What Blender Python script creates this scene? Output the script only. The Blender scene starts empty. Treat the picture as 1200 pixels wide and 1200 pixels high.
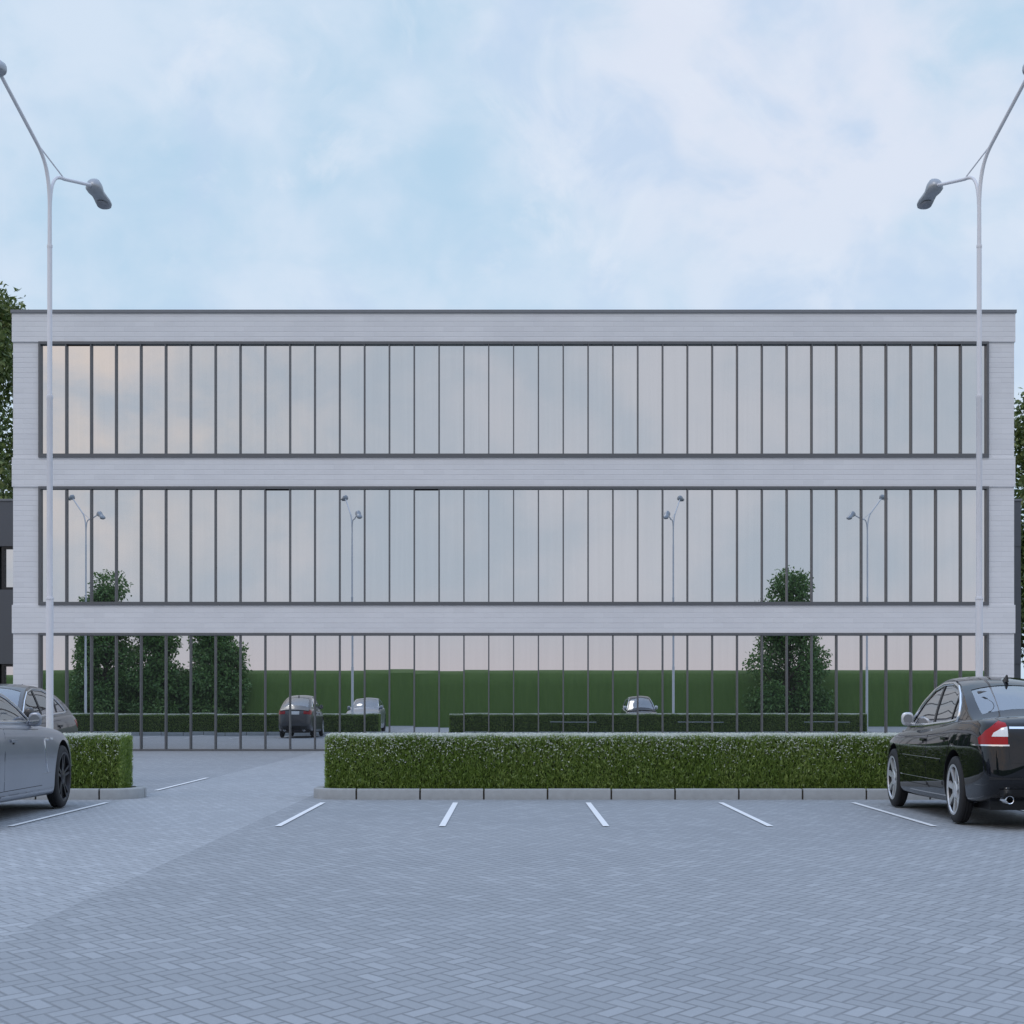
import bpy, bmesh, math, random
from mathutils.interpolate import poly_3d_calc
import numpy as np
from mathutils import Vector, Matrix
from mathutils.bvhtree import BVHTree

random.seed(7)
RNG = np.random.default_rng(7)
SC = bpy.context.scene
COL = SC.collection
R = math.radians

# ------------------------------------------------------------------ camera
F = 2074.0            # focal length in pixels of a 1200 px frame
H = 1.2               # eye height
HOR = 824.0           # horizon row
cd = bpy.data.cameras.new('camera')
cam = bpy.data.objects.new('camera', cd)
COL.objects.link(cam)
cam.location = (0, 0, H)
cam.rotation_euler = (R(90), 0, 0)
cd.sensor_width = 36
cd.lens = F / 1200 * 36
cd.shift_y = (HOR - 600) / 1200
cd.clip_start = 0.05
cd.clip_end = 3000
SC.camera = cam

# ------------------------------------------------------------------ world and sun
SUN_EL, SUN_AZ = 50.0, 205.0     # azimuth clockwise from +Y
wd = bpy.data.worlds.new('World')
SC.world = wd
wd.use_nodes = True
wn, wl = wd.node_tree.nodes, wd.node_tree.links
wn.clear()


def wnode(t, **kw):
    n = wn.new(t)
    for k, v in kw.items():
        setattr(n, k, v)
    return n


def wmath(op, a, b=None, clamp=False):
    n = wn.new('ShaderNodeMath')
    n.operation = op
    n.use_clamp = clamp
    for i, v in enumerate((a, b)):
        if v is None:
            continue
        if isinstance(v, (int, float)):
            n.inputs[i].default_value = v
        else:
            wl.new(v, n.inputs[i])
    return n.outputs[0]


def wmix(fac, a, b):
    n = wn.new('ShaderNodeMix')
    n.data_type = 'RGBA'
    for sock, v in ((n.inputs[0], fac), (n.inputs[6], a), (n.inputs[7], b)):
        if isinstance(v, (int, float)):
            sock.default_value = v
        elif isinstance(v, tuple):
            sock.default_value = (*v, 1)
        else:
            wl.new(v, sock)
    return n.outputs[2]


def wramp(v, a, b):
    n = wn.new('ShaderNodeMapRange')
    n.interpolation_type = 'SMOOTHSTEP'
    wl.new(v, n.inputs[0])
    n.inputs[1].default_value = a
    n.inputs[2].default_value = b
    return n.outputs[0]


sky = wnode('ShaderNodeTexSky', sky_type='NISHITA')
sky.sun_disc = False
sky.sun_elevation = R(SUN_EL)
sky.sun_rotation = R(SUN_AZ)
sky.air_density = 1.0
sky.dust_density = 1.5
sky.ozone_density = 2.0
tc = wnode('ShaderNodeTexCoord')
sep = wnode('ShaderNodeSeparateXYZ')
wl.new(tc.outputs['Generated'], sep.inputs[0])
dx, dy, dz = sep.outputs
# a flattened cloud layer: directions divided by their height
mp = wnode('ShaderNodeMapping')
wl.new(tc.outputs['Generated'], mp.inputs['Vector'])
mp.inputs['Scale'].default_value = (1.25, 1.0, 1.55)
mp.inputs['Location'].default_value = (3.1, 0.7, 5.3)


def wnoise(scale, detail, rough, dist=0.0, vec=None):
    n = wn.new('ShaderNodeTexNoise')
    n.inputs['Scale'].default_value = scale
    n.inputs['Detail'].default_value = detail
    n.inputs['Roughness'].default_value = rough
    n.inputs['Distortion'].default_value = dist
    wl.new(vec if vec is not None else mp.outputs[0], n.inputs['Vector'])
    return n.outputs[0]


big = wnoise(5.5, 3, 0.5, 0.4)
fine = wnoise(15.0, 6, 0.55, 0.3)
# warm bright patch, high on the right of the picture
dot = wnode('ShaderNodeVectorMath', operation='DOT_PRODUCT')
wl.new(tc.outputs['Generated'], dot.inputs[0])
dot.inputs[1].default_value = Vector((0.165, 1.0, 0.40)).normalized()
patch_f = wramp(dot.outputs['Value'], 0.980, 1.0)
cl = wmath('ADD', wmath('MULTIPLY', big, 0.62), wmath('MULTIPLY', fine, 0.38))
cl = wmath('ADD', cl, wmath('MULTIPLY', patch_f, 0.06))
cmask = wramp(cl, 0.33, 0.60)
front = wramp(dy, -0.25, 0.45)                     # 1 ahead of the camera, 0 behind it
low = wmath('SUBTRACT', 1.0, wramp(dz, 0.0, 0.34))
SKYGAIN = 10.0
def C(r, g, b):
    return (r * SKYGAIN, g * SKYGAIN, b * SKYGAIN)


blue = wmix(0.88, sky.outputs[0], C(0.515, 0.715, 0.895))
cloudc = wmix(patch_f, C(0.65, 0.765, 0.91), C(0.725, 0.785, 0.91))
mp2 = wnode('ShaderNodeMapping')
wl.new(tc.outputs['Generated'], mp2.inputs['Vector'])
mp2.inputs['Rotation'].default_value = (0, R(28), 0)
mp2.inputs['Scale'].default_value = (1.05, 1.0, 1.15)
mp2.inputs['Location'].default_value = (7.3, 2.2, 1.9)
veil = wramp(wnoise(9.0, 5, 0.55, 0.5, mp2.outputs[0]), 0.47, 0.66)
wisp = wramp(wnoise(13.0, 6, 0.6, 0.6, mp2.outputs[0]), 0.52, 0.72)
ahead = wmix(cmask, blue, cloudc)
ahead = wmix(wmath('MULTIPLY', veil, 0.75), ahead, C(0.52, 0.665, 0.865))
ahead = wmix(wmath('MULTIPLY', wisp, 0.55), ahead, C(0.76, 0.83, 0.94))
# behind the camera: a greyer cloud layer with a pink horizon, warmer on the left
warm = wmath('MULTIPLY', wramp(wmath('MULTIPLY', dx, -1.0), 0.02, 0.36), wramp(fine, 0.25, 0.75))
warm = wmath('MULTIPLY', warm, wramp(dz, 0.01, 0.17))
grey = wmix(wramp(cl, 0.38, 0.62), C(0.605, 0.68, 0.785), C(0.75, 0.765, 0.84))
pink = wmix(wmath('SUBTRACT', 1.0, wramp(dz, 0.005, 0.075)), grey, C(0.76, 0.70, 0.74))
behind = wmix(warm, pink, C(1.14, 0.95, 0.82))
around = wmix(front, behind, ahead)
zen = wramp(dz, 0.38, 0.85)
overhead = wmix(0.8, sky.outputs[0], C(0.91, 1.175, 1.65))
allsky = wmix(zen, around, overhead)
bg = wnode('ShaderNodeBackground')
wl.new(allsky, bg.inputs[0])
bg.inputs[1].default_value = 0.10
out = wnode('ShaderNodeOutputWorld')
wl.new(bg.outputs[0], out.inputs[0])

ld = bpy.data.lights.new('sun', 'SUN')
ld.energy = 0.5
ld.angle = R(20)
ld.color = (1.0, 0.95, 0.88)
sun = bpy.data.objects.new('sun', ld)
COL.objects.link(sun)
sdir = Vector((math.sin(R(SUN_AZ)) * math.cos(R(SUN_EL)), math.cos(R(SUN_AZ)) * math.cos(R(SUN_EL)), math.sin(R(SUN_EL))))
sun.rotation_euler = sdir.to_track_quat('Z', 'Y').to_euler()
sun.location = (-20, -30, 40)

SC.view_settings.view_transform = 'Standard'
SC.view_settings.look = 'None'
SC.view_settings.gamma = 1
SC.view_settings.exposure = 0.0
SC.view_settings.use_curve_mapping = False
SC.render.engine = 'CYCLES'
SC.cycles.max_bounces = 8
SC.cycles.transparent_max_bounces = 16
SC.cycles.use_denoising = True


# ------------------------------------------------------------------ helpers
def px(x, D):
    return (x - 600.0) * D / F


def pz(y, D):
    return H + (HOR - y) * D / F


def gd(y):
    return H * F / (y - HOR)


def tag(o, label=None, cat=None, group=None, kind=None):
    for k, v in (('label', label), ('category', cat), ('group', group), ('kind', kind)):
        if v:
            o[k] = v
    return o


def empty(name, loc=(0, 0, 0), parent=None, rotz=0.0):
    o = bpy.data.objects.new(name, None)
    COL.objects.link(o)
    o.location = loc
    o.rotation_euler = (0, 0, rotz)
    o.empty_display_size = 0.2
    o.parent = parent
    return o


def link_mesh(name, me, mat, parent=None):
    o = bpy.data.objects.new(name, me)
    COL.objects.link(o)
    if mat is not None and not me.materials:
        for m in (mat if isinstance(mat, (list, tuple)) else [mat]):
            me.materials.append(m)
    o.parent = parent
    return o


def finish(name, bm, mat, parent=None, smooth=None, sx=1.0, recalc=True):
    if recalc:
        bmesh.ops.recalc_face_normals(bm, faces=bm.faces)
    if sx != 1.0:
        for v in bm.verts:
            v.co.x *= sx
    me = bpy.data.meshes.new(name)
    bm.to_mesh(me)
    bm.free()
    if smooth is not None:
        me.polygons.foreach_set('use_smooth', [True] * len(me.polygons))
        me.set_sharp_from_angle(angle=R(smooth))
    return link_mesh(name, me, mat, parent)


def add_box(bm, x0, x1, y0, y1, z0, z1, bevel=0.0):
    vs = [bm.verts.new((x, y, z)) for z in (z0, z1) for y in (y0, y1) for x in (x0, x1)]
    fs = [bm.faces.new([vs[i] for i in f]) for f in
          ((0, 2, 3, 1), (4, 5, 7, 6), (0, 1, 5, 4), (2, 6, 7, 3), (0, 4, 6, 2), (1, 3, 7, 5))]
    if bevel:
        es = set(e for f in fs for e in f.edges)
        bmesh.ops.bevel(bm, geom=list(es), offset=bevel, segments=2, affect='EDGES', profile=0.7)
    return fs


def box(name, mat, parent, *a, bevel=0.0):
    bm = bmesh.new()
    add_box(bm, *a, bevel=bevel)
    return finish(name, bm, mat, parent)


def add_tube(bm, pts, radii, n=12, cap=True):
    pts = [Vector(p) for p in pts]
    if not hasattr(radii, '__len__'):
        radii = [radii] * len(pts)
    rings = []
    prev = None
    for i, p in enumerate(pts):
        t = (pts[min(i + 1, len(pts) - 1)] - pts[max(i - 1, 0)]).normalized()
        if prev is None:
            up = Vector((0, 0, 1)) if abs(t.z) < 0.9 else Vector((1, 0, 0))
            a = t.cross(up).normalized()
        else:
            a = (prev - t * prev.dot(t)).normalized()
        prev = a
        b = t.cross(a)
        rings.append([bm.verts.new(p + (a * math.cos(2 * math.pi * k / n) + b * math.sin(2 * math.pi * k / n)) * radii[i]) for k in range(n)])
    for r0, r1 in zip(rings, rings[1:]):
        for k in range(n):
            bm.faces.new((r0[k], r0[(k + 1) % n], r1[(k + 1) % n], r1[k]))
    if cap:
        bm.faces.new(rings[0])
        bm.faces.new(rings[-1])


def add_strip_tube(bm, pts, r, closed=False, n=6):
    if closed:
        pts = list(pts) + [pts[0], pts[1]]
        add_tube(bm, pts, r, n, cap=False)
    else:
        add_tube(bm, pts, r, n)


def bez(p0, p1, p2, p3, n=10):
    p0, p1, p2, p3 = map(Vector, (p0, p1, p2, p3))
    r = []
    for i in range(n + 1):
        t = i / n
        r.append(p0 * (1 - t) ** 3 + p1 * 3 * t * (1 - t) ** 2 + p2 * 3 * t * t * (1 - t) + p3 * t ** 3)
    return r


def curve(pts):
    """monotone cubic through (t, v) points"""
    pts = sorted(pts)
    xs = np.array([p[0] for p in pts], float)
    ys = np.array([p[1] for p in pts], float)
    h = np.diff(xs)
    d = np.diff(ys) / h
    m = np.zeros(len(xs))
    m[0], m[-1] = d[0], d[-1]
    for i in range(1, len(xs) - 1):
        if d[i - 1] * d[i] > 0:
            w1, w2 = 2 * h[i] + h[i - 1], h[i] + 2 * h[i - 1]
            m[i] = (w1 + w2) / (w1 / d[i - 1] + w2 / d[i])

    def f(t):
        t = min(max(t, xs[0]), xs[-1])
        i = min(max(int(np.searchsorted(xs, t)) - 1, 0), len(h) - 1)
        u = (t - xs[i]) / h[i]
        return float((2 * u ** 3 - 3 * u ** 2 + 1) * ys[i] + (u ** 3 - 2 * u ** 2 + u) * h[i] * m[i]
                     + (-2 * u ** 3 + 3 * u ** 2) * ys[i + 1] + (u ** 3 - u ** 2) * h[i] * m[i + 1])
    return f


# ------------------------------------------------------------------ materials
class NT:
    def __init__(self, name):
        self.m = bpy.data.materials.new(name)
        self.m.use_nodes = True
        self.n, self.l = self.m.node_tree.nodes, self.m.node_tree.links
        self.p = self.n['Principled BSDF']
        self.out = self.n['Material Output']

    def put(self, sock, v):
        if isinstance(v, (int, float)):
            sock.default_value = v
        elif isinstance(v, tuple):
            sock.default_value = (*v, 1) if len(v) == 3 and sock.type == 'RGBA' else v
        else:
            self.l.new(v, sock)

    def math(self, op, a, b=None, c=None, clamp=False):
        n = self.n.new('ShaderNodeMath')
        n.operation = op
        n.use_clamp = clamp
        for i, v in enumerate((a, b, c)):
            if v is not None:
                self.put(n.inputs[i], v)
        return n.outputs[0]

    def mix(self, f, a, b, blend='MIX'):
        n = self.n.new('ShaderNodeMix')
        n.data_type = 'RGBA'
        n.blend_type = blend
        self.put(n.inputs[0], f)
        self.put(n.inputs[6], a)
        self.put(n.inputs[7], b)
        return n.outputs[2]

    def ramp(self, v, a, b, c=0.0, d=1.0):
        n = self.n.new('ShaderNodeMapRange')
        self.put(n.inputs[0], v)
        for i, q in enumerate((a, b, c, d)):
            n.inputs[i + 1].default_value = q
        return n.outputs[0]

    def coord(self, what='Object'):
        return self.n.new('ShaderNodeTexCoord').outputs[what]

    def mapping(self, v, scale=(1, 1, 1), rot=(0, 0, 0), loc=(0, 0, 0)):
        n = self.n.new('ShaderNodeMapping')
        self.l.new(v, n.inputs[0])
        n.inputs['Scale'].default_value = scale
        n.inputs['Rotation'].default_value = rot
        n.inputs['Location'].default_value = loc
        return n.outputs[0]

    def noise(self, v, scale, detail=4, rough=0.55):
        n = self.n.new('ShaderNodeTexNoise')
        n.inputs['Scale'].default_value = scale
        n.inputs['Detail'].default_value = detail
        n.inputs['Roughness'].default_value = rough
        self.l.new(v, n.inputs['Vector'])
        return n.outputs[0]

    def bump(self, h, strength=0.3, dist=0.01):
        n = self.n.new('ShaderNodeBump')
        n.inputs['Strength'].default_value = strength
        n.inputs['Distance'].default_value = dist
        self.l.new(h, n.inputs['Height'])
        self.l.new(n.outputs[0], self.p.inputs['Normal'])

    def set(self, **kw):
        for k, v in kw.items():
            self.put(self.p.inputs[k.replace('_', ' ')], v)
        return self


def plain(name, col, rough=0.5, metal=0.0, vary=0.06, scale=8.0, coat=0.0, spec=0.5):
    t = NT(name)
    f = t.noise(t.coord(), scale, 4, 0.6)
    c2 = tuple(max(0.0, c * (1 - 2.2 * vary)) for c in col)
    c1 = tuple(min(1.0, c * (1 + vary)) for c in col)
    t.set(Base_Color=t.mix(f, c2, c1), Metallic=metal, Coat_Weight=coat, Coat_Roughness=0.04)
    t.p.inputs['Specular IOR Level'].default_value = spec
    t.set(Roughness=t.ramp(f, 0.2, 0.8, max(0.0, rough - 0.05), min(1.0, rough + 0.05)))
    return t.m


def paving_mat(name, col, seed):
    """concrete blocks laid in a herringbone, rows of zigzag running across the picture"""
    t = NT(name)
    co = t.coord()
    w = 0.121
    v = t.mapping(co, scale=(1 / (w * 0.62), 1 / w, 1))
    r = t.mapping(v, rot=(0, 0, R(45)), loc=(seed, seed * 0.37, 0))
    s = t.n.new('ShaderNodeSeparateXYZ')
    t.l.new(r, s.inputs[0])
    x, y = s.outputs[0], s.outputs[1]
    ix, iy = t.math('FLOOR', x), t.math('FLOOR', y)
    u, q = t.math('SUBTRACT', x, ix), t.math('SUBTRACT', y, iy)
    k = t.math('FLOORED_MODULO', t.math('SUBTRACT', ix, iy), 4.0)

    def eq(n):
        return t.math('COMPARE', k, float(n), 0.1)
    e0, e1, e2, e3 = eq(0), eq(1), eq(2), eq(3)
    dl = t.math('ADD', u, t.math('MULTIPLY', e1, 9.0))
    dr = t.math('ADD', t.math('SUBTRACT', 1.0, u), t.math('MULTIPLY', e0, 9.0))
    dt = t.math('ADD', t.math('SUBTRACT', 1.0, q), t.math('MULTIPLY', e3, 9.0))
    db = t.math('ADD', q, t.math('MULTIPLY', e2, 9.0))
    d = t.math('MINIMUM', t.math('MINIMUM', dl, dr), t.math('MINIMUM', dt, db))
    bx = t.math('SUBTRACT', ix, e1)
    by = t.math('ADD', iy, e3)
    cmb = t.n.new('ShaderNodeCombineXYZ')
    t.l.new(bx, cmb.inputs[0])
    t.l.new(by, cmb.inputs[1])
    wn_ = t.n.new('ShaderNodeTexWhiteNoise')
    wn_.noise_dimensions = '2D'
    t.l.new(cmb.outputs[0], wn_.inputs['Vector'])
    rnd = wn_.outputs['Value']
    body = t.math('MAXIMUM', t.ramp(d, 0.018, 0.13), t.ramp(t.noise(co, 2.2, 5, 0.65), 0.45, 0.75, 0.0, 0.75))
    rnd3 = t.math('POWER', rnd, 3.0)
    dirt = t.noise(co, 0.35, 6, 0.6)
    grain = t.noise(co, 60.0, 3, 0.7)
    c = t.mix(rnd3, tuple(a * 0.94 for a in col), tuple(a * 1.12 for a in col))
    c = t.mix(t.ramp(dirt, 0.3, 0.75), c, t.mix(1.0, c, (0.86, 0.87, 0.88), 'MULTIPLY'))
    c = t.mix(t.ramp(grain, 0.3, 0.7, 0.0, 0.5), c, t.mix(1.0, c, (0.80, 0.80, 0.80), 'MULTIPLY'))
    c = t.mix(body, tuple(a * 0.57 for a in col), c)
    t.set(Base_Color=c, Roughness=0.82)
    t.p.inputs['Specular IOR Level'].default_value = 0.35
    hgt = t.math('ADD', t.math('MULTIPLY', body, 1.0), t.math('ADD', t.math('MULTIPLY', rnd, 0.25), t.math('MULTIPLY', grain, 0.12)))
    t.bump(hgt, 0.55, 0.006)
    return t.m


def brick_mat():
    t = NT('white painted brick')
    co = t.coord()
    s = t.n.new('ShaderNodeSeparateXYZ')
    t.l.new(co, s.inputs[0])
    c = t.n.new('ShaderNodeCombineXYZ')
    t.l.new(t.math('ADD', s.outputs[0], s.outputs[1]), c.inputs[0])
    t.l.new(s.outputs[2], c.inputs[1])
    row = 0.128
    b = t.n.new('ShaderNodeTexBrick')
    t.l.new(c.outputs[0], b.inputs['Vector'])
    b.inputs['Color1'].default_value = (0.70, 0.705, 0.725, 1)
    b.inputs['Color2'].default_value = (0.665, 0.67, 0.69, 1)
    b.inputs['Mortar'].default_value = (0.645, 0.65, 0.67, 1)
    b.inputs['Scale'].default_value = 1.0
    b.inputs['Brick Width'].default_value = 0.50
    b.inputs['Row Height'].default_value = row
    b.inputs['Mortar Size'].default_value = 0.006
    b.inputs['Mortar Smooth'].default_value = 0.4
    zr = t.math('DIVIDE', s.outputs[2], row)
    fz = t.math('FRACT', t.math('ADD', zr, 0.5))
    line = t.ramp(t.math('ABSOLUTE', t.math('SUBTRACT', fz, 0.5)), 0.10, 0.04)
    w = t.n.new('ShaderNodeTexWhiteNoise')
    w.noise_dimensions = '1D'
    t.l.new(t.math('ROUND', zr), w.inputs['W'])
    line = t.math('MULTIPLY', line, t.ramp(w.outputs['Value'], 0.0, 1.0, 0.25, 1.0))
    n = t.noise(co, 0.8, 6, 0.62)
    g = t.noise(co, 14.0, 4, 0.6)
    line = t.math('MULTIPLY', line, t.ramp(t.noise(co, 1.7, 4, 0.6), 0.3, 0.65, 0.35, 1.0))
    col = t.mix(t.math('MULTIPLY', line, 0.43), b.outputs[0], (0.47, 0.47, 0.51))
    col = t.mix(t.ramp(n, 0.35, 0.8, 0.0, 0.8), col, t.mix(1.0, col, (0.90, 0.90, 0.91), 'MULTIPLY'))
    t.set(Base_Color=col, Roughness=0.75)
    t.p.inputs['Specular IOR Level'].default_value = 0.3
    hh = t.math('SUBTRACT', t.math('MULTIPLY', g, 0.25), t.math('ADD', line, t.math('MULTIPLY', b.outputs['Fac'], 0.25)))
    t.bump(hh, 0.5, 0.008)
    return t.m


def mirror_glass(name, col, rough=0.0):
    """coated office glazing: a strong reflection over a dark room"""
    t = NT(name)
    g = t.n.new('ShaderNodeBsdfGlossy')
    g.inputs['Roughness'].default_value = rough
    co = t.coord()
    n = t.noise(t.mapping(co, scale=(9.0, 1.0, 0.25)), 1.0, 3, 0.6)
    t.put(g.inputs['Color'], t.mix(t.ramp(n, 0.3, 0.7), tuple(c * 0.98 for c in col), tuple(min(1, c * 1.015) for c in col)))
    d = t.n.new('ShaderNodeBsdfDiffuse')
    d.inputs['Color'].default_value = (0.12, 0.13, 0.14, 1)
    m = t.n.new('ShaderNodeMixShader')
    m.inputs[0].default_value = 0.10
    t.l.new(g.outputs[0], m.inputs[1])
    t.l.new(d.outputs[0], m.inputs[2])
    t.l.new(m.outputs[0], t.out.inputs[0])
    return t.m


def car_glass(name, tint, base=0.06):
    t = NT(name)
    tr = t.n.new('ShaderNodeBsdfTransparent')
    tr.inputs[0].default_value = (*tint, 1)
    g = t.n.new('ShaderNodeBsdfGlossy')
    g.inputs['Roughness'].default_value = 0.01
    g.inputs['Color'].default_value = (0.95, 0.97, 1, 1)
    fr = t.n.new('ShaderNodeFresnel')
    fr.inputs[0].default_value = 1.55
    m = t.n.new('ShaderNodeMixShader')
    t.l.new(t.math('ADD', t.math('MULTIPLY', fr.outputs[0], 1.25), base, clamp=True), m.inputs[0])
    t.l.new(tr.outputs[0], m.inputs[1])
    t.l.new(g.outputs[0], m.inputs[2])
    t.l.new(m.outputs[0], t.out.inputs[0])
    return t.m


def leaf_mat(name, c_dark, c_mid, c_light, rough=0.45, nscale=1.2, spec=0.5, trans=0.25, vsc=(1, 1, 1)):
    t = NT(name)
    geo = t.n.new('ShaderNodeNewGeometry')
    rnd = geo.outputs['Random Per Island']
    n = t.noise(t.mapping(t.coord(), scale=vsc), nscale, 4, 0.6)
    c = t.mix(rnd, c_dark, c_mid)
    c = t.mix(t.math('MULTIPLY', t.ramp(n, 0.42, 0.68), t.ramp(rnd, 0.35, 1.0)), c, c_light)
    t.set(Base_Color=c, Roughness=rough)
    t.p.inputs['Specular IOR Level'].default_value = spec
    if trans:
        tl = t.n.new('ShaderNodeBsdfTranslucent')
        t.l.new(c, tl.inputs[0])
        m = t.n.new('ShaderNodeMixShader')
        m.inputs[0].default_value = trans
        t.l.new(t.p.outputs[0], m.inputs[1])
        t.l.new(tl.outputs[0], m.inputs[2])
        t.l.new(m.outputs[0], t.out.inputs[0])
    return t.m


def paint_mat(name, col, metal, rough, coat):
    t = NT(name)
    n = t.noise(t.coord(), 2.0, 3, 0.5)
    fl = t.noise(t.coord(), 900.0, 1, 0.5)
    c = t.mix(t.ramp(fl, 0.3, 0.7), tuple(a * 0.93 for a in col), tuple(min(1, a * 1.07) for a in col))
    t.set(Base_Color=c, Metallic=metal, Coat_Weight=coat, Coat_Roughness=0.03)
    t.set(Roughness=t.ramp(n, 0.3, 0.7, rough - 0.03, rough + 0.03))
    return t.m


M = {}
M['paving'] = paving_mat('grey block paving', (0.335, 0.352, 0.374), 11.0)
M['aisle'] = paving_mat('light block paving', (0.394, 0.412, 0.436), 23.0)
M['brick'] = brick_mat()
M['coping'] = plain('grey coping metal', (0.175, 0.185, 0.205), 0.5, 0.1)
M['frame'] = plain('grey window frame', (0.115, 0.12, 0.13), 0.45, 0.2, 0.04)
M['dark_core'] = plain('dark room', (0.03, 0.031, 0.034), 0.8)
M['pane'] = mirror_glass('reflective office glass', (0.685, 0.70, 0.71))
M['black'] = plain('black frame', (0.012, 0.012, 0.014), 0.5)
M['cladding'] = plain('dark grey cladding', (0.085, 0.092, 0.108), 0.55, 0.0, 0.05, 1.0)
M['line'] = plain('worn white road paint', (0.78, 0.79, 0.80), 0.7, 0, 0.06, 18.0)
M['kerb'] = plain('concrete kerb', (0.36, 0.375, 0.385), 0.85, 0, 0.12, 9.0, spec=0.3)
M['soil'] = plain('planting soil', (0.05, 0.04, 0.03), 0.95, 0, 0.2, 12.0)
M['ground'] = plain('rough grass ground', (0.05, 0.09, 0.03), 0.95, 0, 0.2, 3.0)
M['lamp'] = plain('light grey lamp paint', (0.72, 0.72, 0.76), 0.4, 0.05, 0.05, 3.0)
M['lamp_head'] = plain('grey lamp housing', (0.36, 0.38, 0.41), 0.35, 0.3, 0.05)
M['lens'] = plain('smoked lamp lens', (0.20, 0.21, 0.24), 0.12, 0.0, 0.05, coat=0.6)
M['bark'] = plain('brown bark', (0.10, 0.075, 0.055), 0.9, 0, 0.2, 14.0)
M['hedge_leaf'] = leaf_mat('hedge leaves', (0.125, 0.205, 0.035), (0.255, 0.375, 0.070), (0.43, 0.54, 0.155), 0.36, 2.5, 0.7, 0.25, (1.0, 1.0, 0.3))
M['sky_lit_tip'] = leaf_mat('leaf tips painted sky bright', (0.66, 0.70, 0.62), (0.78, 0.81, 0.76), (0.84, 0.86, 0.83), 0.4, 2.5, 0.6, 0.3)  # near-white colour stands in for sky light on the hedge tops
M['hedge_core'] = plain('hedge twigs', (0.035, 0.052, 0.016), 0.95, 0, 0.25, 25.0)
M['tree_leaf'] = leaf_mat('tree leaves', (0.065, 0.11, 0.030), (0.15, 0.205, 0.060), (0.29, 0.32, 0.12), 0.5, 0.6)
M['tree_leaf_cool'] = leaf_mat('glossy tree leaves', (0.07, 0.155, 0.04), (0.17, 0.29, 0.078), (0.29, 0.42, 0.14), 0.45, 0.6)
tg = NT('mown grass bank')
cg = tg.coord()
ng = tg.noise(tg.mapping(cg, scale=(4.0, 1.0, 0.4)), 2.0, 6, 0.65)
tg.set(Base_Color=tg.mix(ng, (0.062, 0.115, 0.022), (0.125, 0.20, 0.042)), Roughness=0.9)
tg.bump(tg.noise(cg, 30.0, 5, 0.7), 0.8, 0.05)
M['bank'] = tg.m
M['paint_black'] = paint_mat('black car paint', (0.007, 0.008, 0.011), 0.0, 0.25, 1.0)
M['paint_silver'] = paint_mat('satin silver car paint', (0.27, 0.29, 0.335), 0.6, 0.33, 0.45)
M['paint_grey'] = paint_mat('dark grey car paint', (0.050, 0.050, 0.056), 0.0, 0.35, 0.6)
M['glass'] = car_glass('car window glass', (0.66, 0.69, 0.71), 0.15)
M['screen'] = car_glass('car windscreen glass', (0.55, 0.58, 0.60), 0.20)
M['chrome'] = plain('chrome', (0.80, 0.82, 0.85), 0.12, 1.0, 0.02)
M['mirror'] = plain('mirror glass', (0.30, 0.32, 0.35), 0.05, 1.0, 0.02)
M['alloy'] = plain('silver alloy', (0.62, 0.64, 0.67), 0.30, 0.45, 0.04)
M['alloy_dark'] = plain('dark alloy', (0.030, 0.030, 0.034), 0.35, 0.7, 0.04)
M['tyre'] = plain('tyre rubber', (0.017, 0.017, 0.019), 0.75, 0, 0.15, 30.0)
M['trim'] = plain('black car trim', (0.014, 0.014, 0.016), 0.4)
M['seam'] = plain('panel gap', (0.004, 0.004, 0.005), 0.8)
M['paint_black'].node_tree.nodes['Principled BSDF'].inputs['Specular IOR Level'].default_value = 0.0
M['seat'] = plain('grey seat cloth', (0.10, 0.10, 0.105), 0.85)
M['red_lamp'] = plain('red lamp plastic', (0.34, 0.006, 0.010), 0.25, 0, 0.05, coat=0.25, spec=0.2)
M['clear_lamp'] = plain('clear lamp plastic', (0.75, 0.77, 0.78), 0.12, 0.0, 0.03, coat=1.0)
M['plate'] = plain('white plate', (0.72, 0.72, 0.72), 0.4)
M['brake'] = plain('brake disc', (0.03, 0.03, 0.032), 0.5, 0.5)
M['caliper'] = plain('red caliper', (0.35, 0.07, 0.04), 0.4)

# ------------------------------------------------------------------ setting: ground and paving
YG = 44.40                       # glass plane of the office building


def sheet(name, mat, x0, x1, y0, y1, z, kind='structure', nx=1, ny=1):
    bm = bmesh.new()
    vs = [[bm.verts.new((x0 + (x1 - x0) * i / nx, y0 + (y1 - y0) * j / ny, z)) for i in range(nx + 1)] for j in range(ny + 1)]
    for j in range(ny):
        for i in range(nx):
            bm.faces.new((vs[j][i], vs[j][i + 1], vs[j + 1][i + 1], vs[j + 1][i]))
    return tag(finish(name, bm, mat), kind=kind)


sheet('ground', M['ground'], -700, 700, -700, 700, -0.012)
sheet('parking_lot', M['paving'], -2.60, 60, -1.3, 46.0, 0.0)
sheet('parking_lot', M['paving'], -60, -4.80, -1.3, 46.0, 0.0)
sheet('driveway', M['aisle'], -4.80, -2.60, -1.3, 46.0, 0.0)

# grassy bank behind the camera (seen in the glass)
bm = bmesh.new()
prof = [(-0.9, -0.05), (-1.0, 0.6), (-1.25, 2.1), (-1.6, 2.70), (-2.6, 2.90), (-9.0, 3.0), (-60, 3.05)]
n = 120
rows = []
for i in range(n + 1):
    x = -60 + i
    rows.append([bm.verts.new((x, a + random.uniform(-.02, .02) * (j > 0), b + random.uniform(-.006, .006) * (j > 0))) for j, (a, b) in enumerate(prof)])
for r0, r1 in zip(rows, rows[1:]):
    for j in range(len(prof) - 1):
        bm.faces.new((r0[j], r1[j], r1[j + 1], r0[j + 1]))
tag(finish('grass_bank', bm, M['bank'], smooth=50), kind='structure')

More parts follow.
